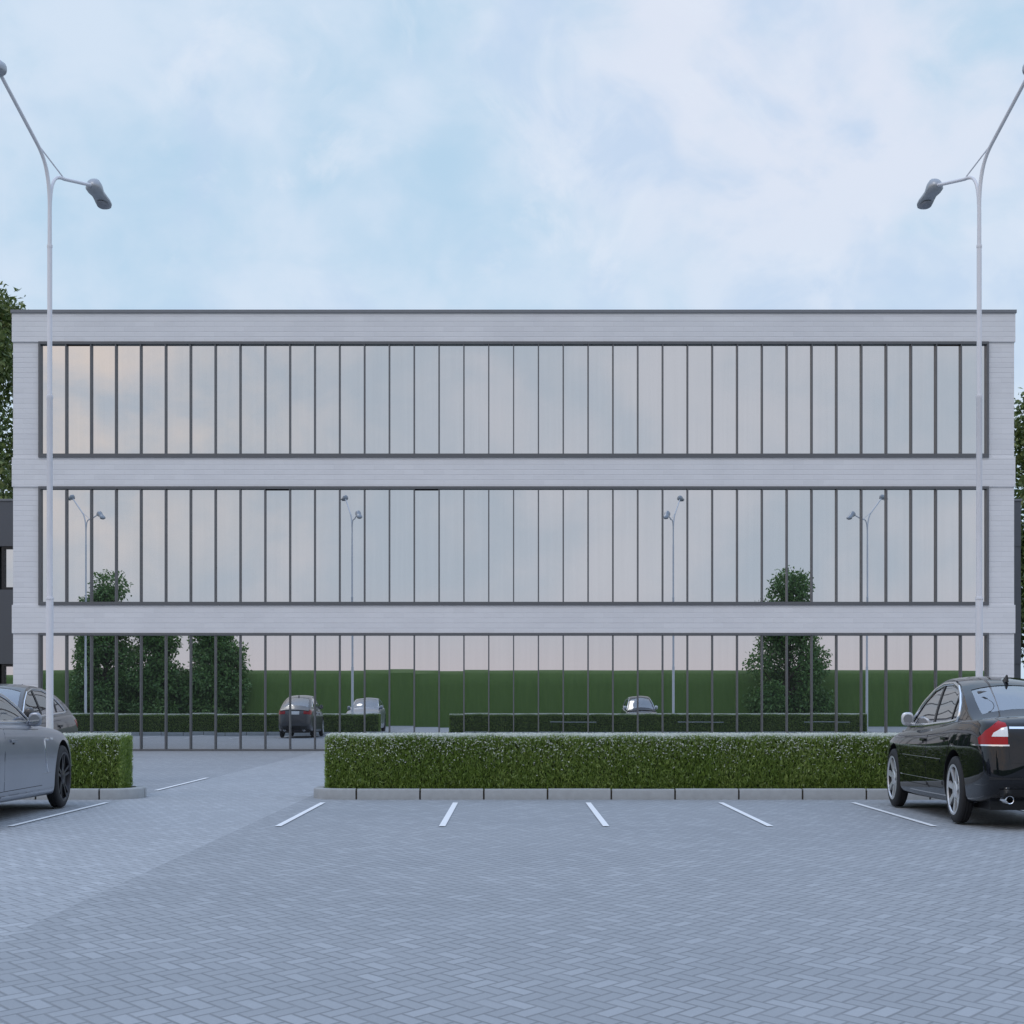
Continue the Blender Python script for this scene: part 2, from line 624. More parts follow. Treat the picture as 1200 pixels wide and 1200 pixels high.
# painted bay lines
LW = 0.062
bays_front = [-12.82, -11.23, -9.64, -8.05, -6.46, -4.87] + [-2.27 + 1.592 * k for k in range(10)]
for X in bays_front:
    sheet('parking_line', M['line'], X - LW / 2, X + LW / 2, 17.16, 21.25, 0.008)
for X in bays_front:
    sheet('parking_line', M['line'], X - LW / 2, X + LW / 2, 24.2, 28.3, 0.008)


# ------------------------------------------------------------------ kerbed islands
def rounded_path(x0, x1, y0, y1, rad, left, right):
    """clockwise outline of an island seen from above; rounded where left / right say so"""
    pts = []

    def arc(cx, cy, a0, a1):
        for k in range(9):
            a = R(a0 + (a1 - a0) * k / 8)
            pts.append(Vector((cx + rad * math.cos(a), cy + rad * math.sin(a), 0)))
    if left:
        arc(x0 + rad, y0 + rad, 180, 270)
    else:
        pts.append(Vector((x0, y0, 0)))
    if right:
        arc(x1 - rad, y0 + rad, 270, 360)
        arc(x1 - rad, y1 - rad, 0, 90)
    else:
        pts += [Vector((x1, y0, 0)), Vector((x1, y1, 0))]
    if left:
        arc(x0 + rad, y1 - rad, 90, 180)
    else:
        pts.append(Vector((x0, y1, 0)))
    return pts


def resample(pts, step, start):
    """stones of length step along the closed path; returns lists of points per stone"""
    P = pts + [pts[0]]
    L = [0]
    for a, b in zip(P, P[1:]):
        L.append(L[-1] + (b - a).length)

    def at(s):
        s = s % L[-1]
        for i in range(len(P) - 1):
            if s <= L[i + 1] + 1e-9:
                return P[i].lerp(P[i + 1], (s - L[i]) / max(1e-9, L[i + 1] - L[i]))
        return P[-1]
    stones, s = [], start
    cnt = int(L[-1] / step)
    step = L[-1] / cnt
    for k in range(cnt):
        stones.append([at(s + step * (0.014 + 0.972 * q / 6)) for q in range(7)])
        s += step
    return stones


def island(name, x0, x1, y0, y1, left, right, rad, start):
    path = rounded_path(x0, x1, y0, y1, rad, left, right)
    bm = bmesh.new()
    KW, KH = 0.12, 0.132
    ctr = Vector(((x0 + x1) / 2, (y0 + y1) / 2, 0))
    for st in resample(path, 0.777, start):
        rings = []
        hh = KH + random.uniform(-0.003, 0.003)
        off = random.uniform(-0.004, 0.004)
        for i, p in enumerate(st):
            t = (st[min(i + 1, 6)] - st[max(i - 1, 0)]).normalized()
            inn = Vector((-t.y, t.x, 0))
            rings.append([bm.verts.new(p + inn * a + Vector((0, 0, z))) for a, z in
                          ((off, 0.0), (off, hh - 0.025), (off + 0.008, hh - 0.008), (off + 0.025, hh), (KW, hh), (KW, 0.0))])
        for r0, r1 in zip(rings, rings[1:]):
            for k in range(5):
                bm.faces.new((r0[k], r1[k], r1[k + 1], r0[k + 1]))
        bm.faces.new(rings[0])
        bm.faces.new(rings[-1])
    o = tag(finish(name, bm, M['kerb'], smooth=35), kind='structure')
    # joints: a dark bed of mortar just inside the faces of the stones
    bm = bmesh.new()
    q = [p + (ctr - p).normalized() * 0.0 for p in path]
    inner = []
    for i, p in enumerate(path):
        t = (path[(i + 1) % len(path)] - path[i - 1]).normalized()
        inner.append(p + Vector((-t.y, t.x, 0)) * 0.02)
    lo = [bm.verts.new((p.x, p.y, 0.001)) for p in inner]
    hi = [bm.verts.new((p.x, p.y, 0.112)) for p in inner]
    for i in range(len(lo)):
        j = (i + 1) % len(lo)
        bm.faces.new((lo[i], lo[j], hi[j], hi[i]))
    bm.faces.new(hi)
    tag(finish('soil_bed', bm, M['soil']), kind='structure')
    return o


MX0, MX1 = -2.51, 13.45
LX0, LX1 = -22.0, -4.68
island('kerb', MX0, MX1, 22.0, 23.05, True, True, 0.42, 0.02)
island('kerb', LX0, LX1, 22.0, 23.05, False, True, 0.42, 0.26)


# ------------------------------------------------------------------ leaves
def leaf_mesh(name, P, N, Ln, Wd, mat, parent=None, fold=True):
    """P centres, N the leaf's long axis; every leaf is a bent pair of quads"""
    n = len(P)
    N = N / np.linalg.norm(N, axis=1, keepdims=True)
    rnd = RNG.normal(size=(n, 3))
    A = np.cross(N, rnd)
    A /= np.linalg.norm(A, axis=1, keepdims=True) + 1e-9
    B = np.cross(N, A)
    L = Ln[:, None]
    W = Wd[:, None]
    v0 = P - N * L * 0.5
    v1 = P + A * W * 0.5 + B * W * 0.12
    v2 = P + N * L * 0.5 - B * L * 0.10
    v3 = P - A * W * 0.5 + B * W * 0.12
    V = np.stack([v0, v1, v2, v3], axis=1).reshape(-1, 3)
    me = bpy.data.meshes.new(name)
    me.vertices.add(4 * n)
    me.vertices.foreach_set('co', V.astype(np.float32).ravel())
    idx = np.arange(4 * n, dtype=np.int32)
    me.loops.add(4 * n)
    me.loops.foreach_set('vertex_index', idx)
    me.polygons.add(n)
    me.polygons.foreach_set('loop_start', np.arange(0, 4 * n, 4, dtype=np.int32))
    me.update(calc_edges=True)
    return link_mesh(name, me, mat, parent)


def hedge(x0, x1, y0, y1, z0, z1, label, dens):
    root = empty('hedge', ((x0 + x1) / 2, (y0 + y1) / 2, 0))
    tag(root, label, 'hedge')
    ox, oy = root.location.x, root.location.y
    # twiggy core
    bm = bmesh.new()
    add_box(bm, x0 - ox + .05, x1 - ox - .05, y0 - oy + .05, y1 - oy - .05, z0, z1 - .05)
    bmesh.ops.subdivide_edges(bm, edges=bm.edges[:], cuts=12, use_grid_fill=True)
    for v in bm.verts:
        v.co += Vector((random.uniform(-.02, .02), random.uniform(-.02, .02), random.uniform(-.02, .02)))
    finish('branches', bm, M['hedge_core'], root)

    def face(area, fn, nrm, k):
        n = int(area * dens * k)
        a, b = RNG.random(n), RNG.random(n)
        depth = np.abs(RNG.normal(0, 0.026, n)) - 0.012
        P = fn(a, b) - np.array(nrm) * depth[:, None]
        D = RNG.normal(size=(n, 3)) * 0.55 + np.array(nrm) * 0.45 + np.array([0, 0, 1.15])
        return P, D
    sets = []

    def c3(x, y, z):
        return np.stack([x + 0 * y + 0 * z, y + 0 * x + 0 * z, z + 0 * x + 0 * y], axis=1)
    hx, hz = x1 - x0, z1 - z0
    # shaved face undulates a little where one plant meets the next
    def yy(x):
        return y0 - oy + 0.022 * np.abs(np.sin(x * math.pi / 0.72)) * -1 + 0.02
    sets.append(face(hx * hz, lambda a, b: c3(x0 - ox + a * hx, yy(a * hx), z0 + b * hz), (0, -1, 0), 1.0))
    sets.append(face(hx * hz, lambda a, b: c3(x0 - ox + a * hx, y1 - oy + 0 * a, z0 + b * hz), (0, 1, 0), 0.35))
    sets.append(face(hx * (y1 - y0), lambda a, b: c3(x0 - ox + a * hx, y0 - oy + b * (y1 - y0), z1 + 0.012 * np.sin(a * hx * 7.0)), (0, 0, 1), 0.8))
    for sx, X in ((-1, x0), (1, x1)):
        sets.append(face(hz * (y1 - y0), lambda a, b, X=X: c3(X - ox + 0 * a, y0 - oy + a * (y1 - y0), z0 + b * hz), (sx, 0, 0), 1.0))
    P = np.concatenate([s[0] for s in sets])
    D = np.concatenate([s[1] for s in sets])
    n = len(P)
    # leaf tips painted near white as sky light on the top and upper face
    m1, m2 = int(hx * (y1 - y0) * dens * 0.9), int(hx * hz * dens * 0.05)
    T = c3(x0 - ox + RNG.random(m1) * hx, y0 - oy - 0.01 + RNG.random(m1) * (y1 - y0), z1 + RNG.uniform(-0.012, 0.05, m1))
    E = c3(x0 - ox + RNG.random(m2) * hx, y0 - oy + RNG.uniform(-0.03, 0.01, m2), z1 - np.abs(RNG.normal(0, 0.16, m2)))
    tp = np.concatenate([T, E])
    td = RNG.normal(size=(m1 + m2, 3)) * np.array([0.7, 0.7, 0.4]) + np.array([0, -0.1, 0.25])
    leaf_mesh('sky_lit_tips', tp, td, RNG.uniform(0.022, 0.040, m1 + m2), RNG.uniform(0.008, 0.014, m1 + m2), M['sky_lit_tip'], root)
    o = leaf_mesh('foliage', P, D, RNG.uniform(0.035, 0.085, n), RNG.uniform(0.006, 0.0115, n), M['hedge_leaf'], root)
    return root


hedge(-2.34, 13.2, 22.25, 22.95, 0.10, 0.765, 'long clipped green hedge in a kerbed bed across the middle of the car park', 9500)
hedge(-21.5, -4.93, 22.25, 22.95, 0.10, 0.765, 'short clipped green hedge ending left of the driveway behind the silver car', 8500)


def tree(x, y, height, rx, ry, z0, mat, label, nleaf, leaf, seed, group=None, lobes=56, trunk_r=0.16):
    rs = np.random.default_rng(seed)
    root = empty('tree', (x, y, 0))
    tag(root, label, 'tree', group)
    bm = bmesh.new()
    top = height * 0.78
    tr = [Vector((0.06 * math.sin(3 * t + seed) * t * 3, 0.06 * math.cos(2 * t + seed) * t * 3, top * t)) for t in np.linspace(0, 1, 9)]
    add_tube(bm, tr, [trunk_r * (1.15 - t) + 0.015 for t in np.linspace(0, 1, 9)], 9)
    cs = []
    hz = (height - z0) / 2
    for k in range(lobes):
        while True:
            p = rs.uniform(-1, 1, 3)
            r = np.linalg.norm(p[:2])
            if r < 1 and (r > 0.3 or p[2] > 0.5):
                break
        # narrower towards the top
        zf = (p[2] + 1) / 2
        taper = 1.0 if zf < 0.35 else max(0.42, 1.0 - (zf - 0.35) * 0.88)
        c = np.array([p[0] * rx * 0.78 * taper, p[1] * ry * 0.78 * taper, z0 + hz + p[2] * hz * 0.82])
        cs.append((c, rs.uniform(0.34, 0.52) * min(rx, ry, hz) * (0.75 + 0.4 * taper)))
    cs.append((np.array([0.1 * rx, 0, height - 0.40 * min(rx, hz)]), 0.40 * min(rx, hz)))
    for c, r in cs[::2]:
        a = tr[min(8, max(2, int((c[2] - 0.3 * hz) / top * 8)))]
        b = Vector(c)
        mid = a.lerp(b, 0.5) + Vector((0, 0, -0.08 * (b - a).length))
        add_tube(bm, [a, mid, b], [trunk_r * 0.36, trunk_r * 0.22, 0.012], 6)
    finish('trunk', bm, M['bark'], root, smooth=60)
    tot = sum(r * r for _, r in cs)
    PP, DD = [], []
    for c, r in cs:
        n = int(nleaf * r * r / tot)
        d = rs.normal(size=(n, 3))
        d /= np.linalg.norm(d, axis=1, keepdims=True)
        rad = r * (1.0 - 0.55 * rs.random(n) ** 1.6) * rs.choice([1.0, 1.0, 1.0, 1.18, 1.32], n)
        q = d * rad[:, None]
        q[:, 2] *= 0.9
        PP.append(c + q)
        D = d * 0.8 + rs.normal(size=(n, 3)) * 0.7
        D[:, 2] -= 0.35
        DD.append(D)
    P = np.concatenate(PP)
    P[:, 2] = np.maximum(P[:, 2], 0.05)
    D = np.concatenate(DD)
    n = len(P)
    leaf_mesh('crown', P, D, rs.uniform(0.75, 1.25, n) * leaf, rs.uniform(0.35, 0.6, n) * leaf, mat, root)
    return root


# beyond the office
tree(-18.55, 62.0, 16.1, 2.5, 3.2, 3.0, M['tree_leaf'], 'tall leafy tree rising behind the dark annex at the left roof corner', 26000, 0.23, 3, trunk_r=0.25, lobes=34)
tree(18.7, 62.0, 12.5, 2.1, 2.6, 0.6, M['tree_leaf'], 'lower leafy tree standing behind the office at its right edge', 22000, 0.23, 5, trunk_r=0.22, lobes=34)
# behind the camera, seen in the glass
g = 'trees mirrored in the glass'
tree(-20.5, -0.6, 7.9, 2.15, 1.3, 0.0, M['tree_leaf_cool'], 'tallest of the left trees mirrored in the glass', 21000, 0.20, 11, g)
tree(-18.1, -0.5, 5.7, 1.8, 1.2, 0.0, M['tree_leaf_cool'], 'shorter tree mirrored in the glass between two others', 17000, 0.20, 12, g)
tree(-15.0, -0.6, 5.4, 1.9, 1.3, 0.0, M['tree_leaf_cool'], 'rounded tree mirrored in the glass beside the dark grey car', 17000, 0.20, 13, g)
tree(13.85, -0.6, 8.0, 2.3, 1.4, 0.0, M['tree_leaf_cool'], 'single broad tree mirrored in the right part of the glass', 23000, 0.20, 14, g)

# ------------------------------------------------------------------ office building
YB, YP, YF = 44.30, 44.335, 44.265       # band front, pier front, window frame front
office = empty('office_building', (0.04, YB, 0))
tag(office, 'three storey white brick office with long strips of mirrored glazing', 'building')
CX = 0.04


def opart(name, mat, parent, x0, x1, y0, y1, z0, z1, bevel=0.0):
    # children of the office are placed relative to its base point
    bm = bmesh.new()
    add_box(bm, x0, x1, y0 - YB, y1 - YB, z0, z1, bevel=bevel)
    return finish(name, bm, mat, parent)


def hz_(y, D=44.2):
    return pz(y, D)


ZT = hz_(366)
levels = [  # band bottom above, frame top, glass top, glass bottom, frame bottom
    ('upper', hz_(399.7), hz_(402.4, 44.2), hz_(531), hz_(535.2)),
    ('middle', hz_(569.8), hz_(572.4, 44.2), hz_(705), hz_(708.6)),
    ('ground', hz_(741.9), hz_(744.5, 44.2), 0.05, 0.0),
]
XB, XP, XF, XG = 12.53, 12.505, 11.90, 11.76
XB, XP = px(1190, YB) - CX, px(1188.4, YP) - CX
XF, XG = px(1159, YF) - CX, px(1156.6, YF) - CX
# piers run the whole height and carry on as the side walls
for s in (-1, 1):
    a, b = sorted((s * (XF - 0.012), s * XP))
    opart('side_wall', M['brick'], office, a, b, YP, 51.5, -0.01, ZT - 0.05)
# spandrel bands wrap round the corners
for za, zb in ((levels[0][1], ZT), (levels[1][1], levels[0][4]), (levels[2][1], levels[1][4])):
    opart('spandrel_band', M['brick'], office, -XB, XB, YB, 51.54, za, zb, bevel=0.006)
opart('roof_coping', M['coping'], office, -XB - 0.025, XB + 0.025, YB - 0.035, 51.58, ZT + 0.003, hz_(362), bevel=0.006)
opart('rear_wall', M['dark_core'], office, -XF + 0.05, XF - 0.05, 44.75, 51.4, -0.01, ZT - 0.2)
PITCH = 29.27 * 44.12 / F
vents = {'upper': (1, 36), 'middle': (9, 15), 'ground': ()}
wl_label = {'upper': 'top floor strip of mirrored panes', 'middle': 'middle floor strip of mirrored panes', 'ground': 'full height ground floor glazing'}
for nm, zt, gt, gb, zb in levels:
    bm = bmesh.new()
    zt2, zb2 = zt + 0.008, zb - (0.008 if zb > 0.1 else 0.0)
    add_box(bm, -XF, XF, YF - YB, YG + 0.10 - YB, gt, zt2)
    add_box(bm, -XF, XF, YF - YB, YG + 0.10 - YB, zb2, gb)
    for s in (-1, 1):
        a, b = sorted((s * XF, s * XG))
        add_box(bm, a, b, YF + 0.003 - YB, YG + 0.10 - YB, gb, gt)
    fr = finish('window_band', bm, M['frame'], office)
    fr['label'] = wl_label[nm]
    edges = [-XG] + [PITCH * k for k in range(-18, 19)] + [XG]
    for k in range(1, len(edges) - 1):
        opart('mullion', M['frame'], fr, edges[k] - 0.015, edges[k] + 0.015, YF + 0.012, YG + 0.02, gb - 0.004, gt + 0.004)
    for k in range(38):
        x0, x1 = edges[k] - 0.004, edges[k + 1] + 0.004
        top = gt + 0.004
        if k in vents[nm]:
            top = gt - 0.03
        bm = bmesh.new()
        add_box(bm, x0, x1, 0, 0.014, gb - 0.004, top)
        ax, az = random.gauss(0, 0.00022), random.gauss(0, 0.00022)
        cx_, cz_ = (x0 + x1) / 2, (gb + gt) / 2
        for v in bm.verts:
            v.co.y += YG - YB + (v.co.x - cx_) * az + (v.co.z - cz_) * ax
        o = finish('pane', bm, M['pane'], fr)
        if k in vents[nm]:
            o['label'] = 'pane tilted open, dark gap along its top'

# ------------------------------------------------------------------ dark annex behind
YA = 52.0
annex = empty('annex_building', (-8.0, YA, 0))
tag(annex, 'low dark grey building with black framed windows behind the office', 'building')


def apart(name, mat, parent, x0, x1, y0, y1, z0, z1, bevel=0.0):
    bm = bmesh.new()
    add_box(bm, x0 + 8.0, x1 + 8.0, y0 - YA, y1 - YA, z0, z1, bevel=bevel)
    return finish(name, bm, mat, parent)


AX0, AX1 = -32.0, px(1196.5, YA)
za = [pz(y, YA) for y in (587, 640, 691, 778)]
apart('wall', M['cladding'], annex, AX0, AX1, YA, 60, za[1], za[0])
apart('wall', M['cladding'], annex, AX0, AX1, YA, 60, za[3], za[2])
apart('wall', M['cladding'], annex, -14.05, AX1, YA + 0.02, 60.02, -0.01, za[1] + 0.01)
apart('wall', M['dark_core'], annex, AX0 + .05, -14.0, YA + 0.35, 59.9, -0.01, za[0] - 0.2)
apart('roof', M['coping'], annex, AX0 - .03, AX1 + .03, YA - 0.03, 60.05, za[0] + .002, za[0] + 0.06)
for z0, z1 in ((za[2], za[1]), (0.0, za[3])):
    x = px(1.5, YA)
    spans = [(x, -14.0)] + [(x - 3.4 * (k + 1), x - 3.4 * k - 0.12) for k in range(5)]
    for x0, x1 in spans:
        bm = bmesh.new()
        t = 0.075
        add_box(bm, x0, x1, 0.03, 0.20, z0 + .002, z0 + t)
        add_box(bm, x0, x1, 0.03, 0.20, z1 - t, z1 - .002)
        add_box(bm, x0, x0 + t, 0.032, 0.20, z0 + t, z1 - t)
        add_box(bm, x1 - t, x1, 0.032, 0.20, z0 + t, z1 - t)
        for v in bm.verts:
            v.co.x += 8.0
        w = finish('window', bm, M['black'], annex)
        apart('pane', M['pane'], w, x0 + t - .004, x1 - t + .004, YA + .15, YA + .165, z0 + t - .004, z1 - t + .004)


# ------------------------------------------------------------------ street lamps
def lamp_head_bm():
    """pod along +y from the arm's end: narrow neck, waist and a wider bowl"""
    st = [(0.0, .030, .030, .02), (0.02, .085, .085, .02), (0.07, .128, .13, .015), (0.14, .130, .13, .01), (0.23, .108, .09, 0.0), (0.31, .120, .075, -.01),
          (0.37, .130, .075, -.02), (0.44, .120, .065, -.025), (0.49, .08, .045, -.03), (0.51, .03, .018, -.03)]
    bm = bmesh.new()
    n = 16
    rings = []
    for y, w, h, c in st:
        ring = []
        for k in range(n):
            a = 2 * math.pi * k / n
            z = math.sin(a)
            ring.append(bm.verts.new((math.cos(a) * w * 0.85, y, c + z * h * (1.0 if z > 0 else 0.55))))
        rings.append(ring)
    for r0, r1 in zip(rings, rings[1:]):
        for k in range(n):
            bm.faces.new((r0[k], r0[(k + 1) % n], r1[(k + 1) % n], r1[k]))
    bm.faces.new(rings[0])
    bm.faces.new(rings[-1])
    return bm


def make_lamp(label):
    root = empty('street_lamp')
    tag(root, label, 'street lamp', 'two armed lamps in the car park')
    z1, z2, z3, zf = 2.53, 5.14, 7.08, 7.55
    bm = bmesh.new()
    prof = [(0.0, .075), (0.02, .075), (0.03, .047), (z1 - .03, .047), (z1, .047), (z1 + .004, .052), (z1 + .03, .052), (z1 + .034, .038), (z2 - .03, .038), (z2 - .02, .043), (z2 + .02, .043),
            (z2 + .024, .0315), (z3 - .02, .0315), (z3 - .018, .036), (z3 + .015, .036), (z3 + .02, .0275), (zf, .0265)]
    add_tube(bm, [(0, 0, z) for z, _ in prof], [r for _, r in prof], 16)
    finish('pole', bm, M['lamp'], root, smooth=40)
    up_dir, lo_dir = Vector((-.33, -1.07, 0)), Vector((.34, 1.15, 0))
    # long upper arm, towards the driveway
    a0 = Vector((0, 0, zf - .02))
    k1 = Vector((-.10, -.25, 8.33))
    e1 = Vector((-.34, -1.03, 8.93))
    up = bez(a0, a0 + Vector((0, 0, .45)), k1 - (e1 - k1) * .25, k1, 10) + [k1.lerp(e1, t) for t in (.33, .66, 1)]
    bm = bmesh.new()
    add_tube(bm, up, [.0255] * 6 + [.0235] * 8, 12)
    ua = finish('upper_arm', bm, M['lamp'], root, smooth=50)
    # short lower arm, towards the building
    k2 = Vector((.115, .30, 8.03))
    e2 = Vector((.30, 1.02, 8.16))
    lo = bez(a0 + Vector((0.004, 0.004, 0.02)), a0 + Vector((0.01, 0.02, .40)), k2 - Vector((.10, .16, -.02)), k2, 10) + [k2.lerp(e2, t) for t in (.33, .66, 1)]
    bm = bmesh.new()
    add_tube(bm, lo, [.021] * 8 + [.023] * 6, 12)
    la = finish('lower_arm', bm, M['lamp'], root, smooth=50)
    bm = bmesh.new()
    add_tube(bm, [k1 + Vector((0, .02, 0)), k2], .009, 8)
    finish('strut', bm, M['lamp'], root, smooth=50)
    for end, d, pitch in ((e1, up_dir, R(6)), (e2, lo_dir, R(-20))):
        bm = lamp_head_bm()
        rot = Matrix.Rotation(math.atan2(d.y, d.x) - math.pi / 2, 4, 'Z') @ Matrix.Rotation(pitch, 4, 'X')
        base = end - d.normalized() * 0.05
        mat = Matrix.Translation(base) @ rot
        bmesh.ops.transform(bm, matrix=mat, verts=bm.verts)
        hd = finish('lamp_head', bm, M['lamp_head'], root, smooth=60)
        bm = bmesh.new()
        vs = []
        for k in range(24):
            a = 2 * math.pi * k / 24
            vs.append(bm.verts.new((math.cos(a) * .088, .375 + math.sin(a) * .095, -.060)))
        lo_ = [bm.verts.new(v.co * 1.0 + Vector((0, 0, -.022))) for v in vs]
        for v in lo_:
            v.co.x *= .8
            v.co.y = .375 + (v.co.y - .375) * .8
        for k in range(24):
            bm.faces.new((vs[k], vs[(k + 1) % 24], lo_[(k + 1) % 24], lo_[k]))
        bm.faces.new(lo_)
        bm.faces.new(vs)
        bmesh.ops.transform(bm, matrix=mat, verts=bm.verts)
        finish('lens', bm, M['lens'], hd, smooth=50)
    return root


def copy_tree(o, parent=None):
    c = o.copy()
    COL.objects.link(c)
    c.parent = parent
    for ch in list(o.children):
        copy_tree(ch, c)
    return c


DL = 22.77
lamp0 = make_lamp('grey two armed street lamp beside the silver car, long arm off the left edge')
spots = [(px(58.3, DL), 1, None), (px(1147.5, DL), -1, 'grey two armed street lamp beside the black sedan, long arm off the right edge'),
         (-15.9, 1, 'street lamp seen only mirrored in the glass at its left end'), (13.24, -1, 'street lamp seen only mirrored in the glass by the broad tree')]
for i, (X, s, lab) in enumerate(spots):
    o = lamp0 if i == 0 else copy_tree(lamp0)
    o.location = (X, DL, 0.0)
    o.scale = (s, 1, 1)
    if i > 1:
        o.rotation_euler = (0, 0, -s * R(22))
    if lab:
        o['label'] = lab


# ------------------------------------------------------------------ cars
def bool_diff(ob, cutters):
    """cut one after the other; a cut that fails is tried again a hair to the side"""
    def vol(me):
        b = bmesh.new()
        b.from_mesh(me)
        v = b.calc_volume()
        b.free()
        return v
    for c in cutters:
        n0 = len(ob.data.polygons)
        v0 = vol(ob.data)
        vc = vol(c.data)
        top0 = max(v.co.z for v in ob.data.vertices)
        for tr in range(8):
            c.location = (0.0007 * tr, 0.0013 * tr, -0.0009 * tr)
            m = ob.modifiers.new('cut', 'BOOLEAN')
            m.operation = 'DIFFERENCE'
            m.solver = 'EXACT'
            m.object = c
            dg = bpy.context.evaluated_depsgraph_get()
            dg.update()
            me = bpy.data.meshes.new_from_object(ob.evaluated_get(dg))
            ob.modifiers.clear()
            ok = len(me.polygons) > 0.5 * n0
            if ok:
                v1 = vol(me)
                ok = v0 - vc * 1.02 < v1 < v0 - 1e-4 and max(v.co.z for v in me.vertices) > top0 - 0.02
            if ok:
                old = ob.data
                ob.data = me
                bpy.data.meshes.remove(old)
                break
            bpy.data.meshes.remove(me)
        else:
            print('CUT FAILED', ob.name)
        cm = c.data
        bpy.data.objects.remove(c)
        bpy.data.meshes.remove(cm)


def tmp_obj(bm):
    bmesh.ops.recalc_face_normals(bm, faces=bm.faces)
    me = bpy.data.meshes.new('cutter')
    bm.to_mesh(me)
    bm.free()
    o = bpy.data.objects.new('cutter', me)
    COL.objects.link(o)
    return o


def catmull(pts, k):
    res = []
    n = len(pts)
    for i in range(n - 1):
        p0, p1, p2, p3 = pts[max(i - 1, 0)], pts[i], pts[i + 1], pts[min(i + 2, n - 1)]
        for j in range(k):
            t = j / k
            res.append(tuple(0.5 * ((2 * b) + (-a + c) * t + (2 * a - 5 * b + 4 * c - d) * t * t + (-a + 3 * b - 3 * c + d) * t ** 3)
                             for a, b, c, d in zip(p0, p1, p2, p3)))
    res.append(tuple(pts[-1]))
    return res


def sstep(a, b, x):
    t = min(1, max(0, (x - a) / (b - a)))
    return t * t * (3 - 2 * t)


